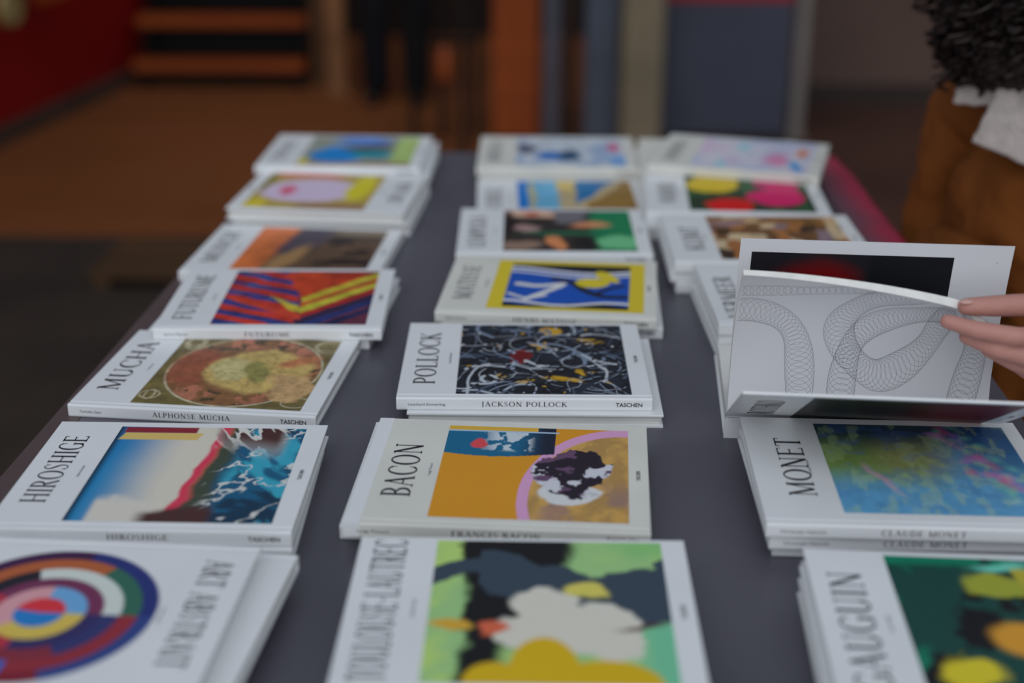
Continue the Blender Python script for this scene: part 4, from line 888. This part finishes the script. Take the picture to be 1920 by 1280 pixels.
# curly hair
hair_m = mat('dark_curly_hair', lin(40, 27, 24), .5, .35, .4, 60)
rr = random.Random(11); V = []; F = []
def curl(base, direc, length, hr, turns, tr):
    n = int(turns * 9); phase = rr.uniform(0, 6.3); pos = Vector(base); d = Vector(direc).normalized(); path = []
    for i in range(n + 1):
        q = i / n; d = (d * .9 + Vector((0, 0, -1)) * .1).normalized(); pos = pos + d * (length / n)
        an = phase + turns * 2 * math.pi * q; side = d.orthogonal().normalized(); up = d.cross(side)
        path.append(pos + (side * math.cos(an) + up * math.sin(an)) * hr * (.5 + .5 * math.sin(math.pi * min(1, q * 1.4) * .5)))
    o = len(V)
    for i, p in enumerate(path):
        t = (path[min(n, i + 1)] - path[max(0, i - 1)]).normalized(); a_ = t.orthogonal().normalized(); b_ = t.cross(a_); r_ = tr * (1 - .6 * (i / n) ** 3)
        for k in range(4):
            an = k * math.pi / 2; w = p + (a_ * math.cos(an) + b_ * math.sin(an)) * r_; V.append(tuple(w))
    for i in range(n):
        for k in range(4): F.append((o + i * 4 + k, o + i * 4 + (k + 1) % 4, o + (i + 1) * 4 + (k + 1) % 4, o + (i + 1) * 4 + k))
hc = tp(headc)
for i in range(620):
    az = rr.uniform(0, 2 * math.pi); el = rr.uniform(-.15, 1.45)
    d = Vector((math.cos(az) * math.cos(el), math.sin(az) * math.cos(el), math.sin(el)))
    if d.dot(fw) > .80 and el < .6: continue
    base = hc + Vector((d.x * .082, d.y * .082, d.z * .108 + .01))
    curl(base, d + Vector((0, 0, -.25)), rr.uniform(.11, .185) * (1.15 if el > .6 else .85), rr.uniform(.009, .016), rr.uniform(3.5, 6.5), rr.uniform(.0045, .0068))
for i in range(320):
    base = hc + rt * rr.uniform(-.05, .12) + fw * rr.uniform(-.04, .09) + Vector((0, 0, rr.uniform(-.08, .06)))
    curl(base, rt * rr.uniform(-.1, .5) + fw * rr.uniform(-.2, .5) + Vector((0, 0, -.7)), rr.uniform(.07, .115), rr.uniform(.009, .016), rr.uniform(2.5, 4.0), rr.uniform(.0045, .0068))
for i in range(420):
    az = rr.uniform(0, 2 * math.pi); el = rr.uniform(-.9, 1.0); d = Vector((math.cos(az) * math.cos(el), math.sin(az) * math.cos(el), math.sin(el)))
    base = hc + rt * rr.uniform(.0, .095) + fw * .03 + Vector((d.x * .05, d.y * .05, -.06 + d.z * .085))
    curl(base, d + Vector((0, 0, -.35)), rr.uniform(.05, .085), rr.uniform(.010, .017), rr.uniform(2.0, 3.2), rr.uniform(.005, .0078))
hr_ = from_vf('hair', V, F, hair_m, pr, True)
bm = bmesh.new(); bm.from_mesh(hr_.data)
sphere(bm, hc - fw * .022 + Vector((0, 0, .014)), 1, (.085, .095, .115), RZ, 20)
sphere(bm, hc - fw * .06 + Vector((0, 0, -.09)), 1, (.12, .075, .10), RZ, 20)
sphere(bm, hc + rt * .085 + fw * .015 + Vector((0, 0, -.05)), 1, (.048, .075, .085), RZ, 16); sphere(bm, hc + rt * .03 + fw * .055 + Vector((0, 0, -.15)), 1, (.07, .04, .05), RZ, 16); sphere(bm, hc - rt * .085 + Vector((0, 0, -.085)), 1, (.04, .06, .10), RZ, 16)
bm.to_mesh(hr_.data); bm.free()
hr_.data.polygons.foreach_set('use_smooth', [True] * len(hr_.data.polygons))

# passer-by far behind, only the lower legs in view
pp = empty('person', (-.58, 7.05, .004)); tag(pp, 'person in dark trousers and shoes standing far behind the table', 'person')
bm = bmesh.new()
for s_ in (-1, 1):
    limb(bm, [(s_ * .09, 0, .86), (s_ * .10, -.02, .46), (s_ * .10, .02, .08)], [.085, .055, .04]); limb(bm, [(s_ * .10, .01, .045), (s_ * .12, -.13, .035)], [.036, .026])
    limb(bm, [(s_ * .17, 0, 1.36), (s_ * .215, .0, 1.08), (s_ * .205, -.04, .84), (s_ * .20, -.05, .74)], [.05, .04, .03, .028])
limb(bm, [(0, 0, .9), (0, 0, 1.15), (0, 0, 1.36)], [.13, .12, .11]); limb(bm, [(0, 0, 1.36), (0, -.01, 1.52)], [.055, .05]); sphere(bm, (0, -.02, 1.62), 1, (.075, .095, .115), 0, 20); sphere(bm, (0, -.115, 1.61), .014)
remeshed('body', bm, skin, pp, .012, 3)
dk = mat('black_clothes', lin(18, 16, 20), .85, .2, .15, 10)
bm = bmesh.new(); limb(bm, [(-.08, 0, .88), (.08, 0, .88)], [.115, .115])
for s_ in (-1, 1): limb(bm, [(s_ * .09, 0, .86), (s_ * .10, -.02, .46), (s_ * .10, .02, .09)], [.105, .082, .075])
remeshed('trousers', bm, dk, pp, .014, 3)
bm = bmesh.new(); limb(bm, [(0, 0, .92), (0, 0, 1.15), (0, 0, 1.38)], [.15, .145, .13]); limb(bm, [(-.17, 0, 1.38), (.17, 0, 1.38)], [.07, .07])
for s_ in (-1, 1): limb(bm, [(s_ * .17, 0, 1.36), (s_ * .215, .0, 1.08), (s_ * .205, -.04, .85)], [.07, .06, .045])
remeshed('coat', bm, dk, pp, .014, 3)
for s_ in (-1, 1):
    bm = bmesh.new(); sphere(bm, (s_ * .11, -.06, .042), 1, (.048, .14, .042), 0, 16); from_bm('shoe', bm, mat('polished_shoe', lin(20, 17, 17), .2, .6, .1, 10), pp, True)
bm = bmesh.new(); sphere(bm, (0, .0, 1.65), 1, (.084, .10, .11), 0, 18); from_bm('hair', bm, hair_m, pp, True)
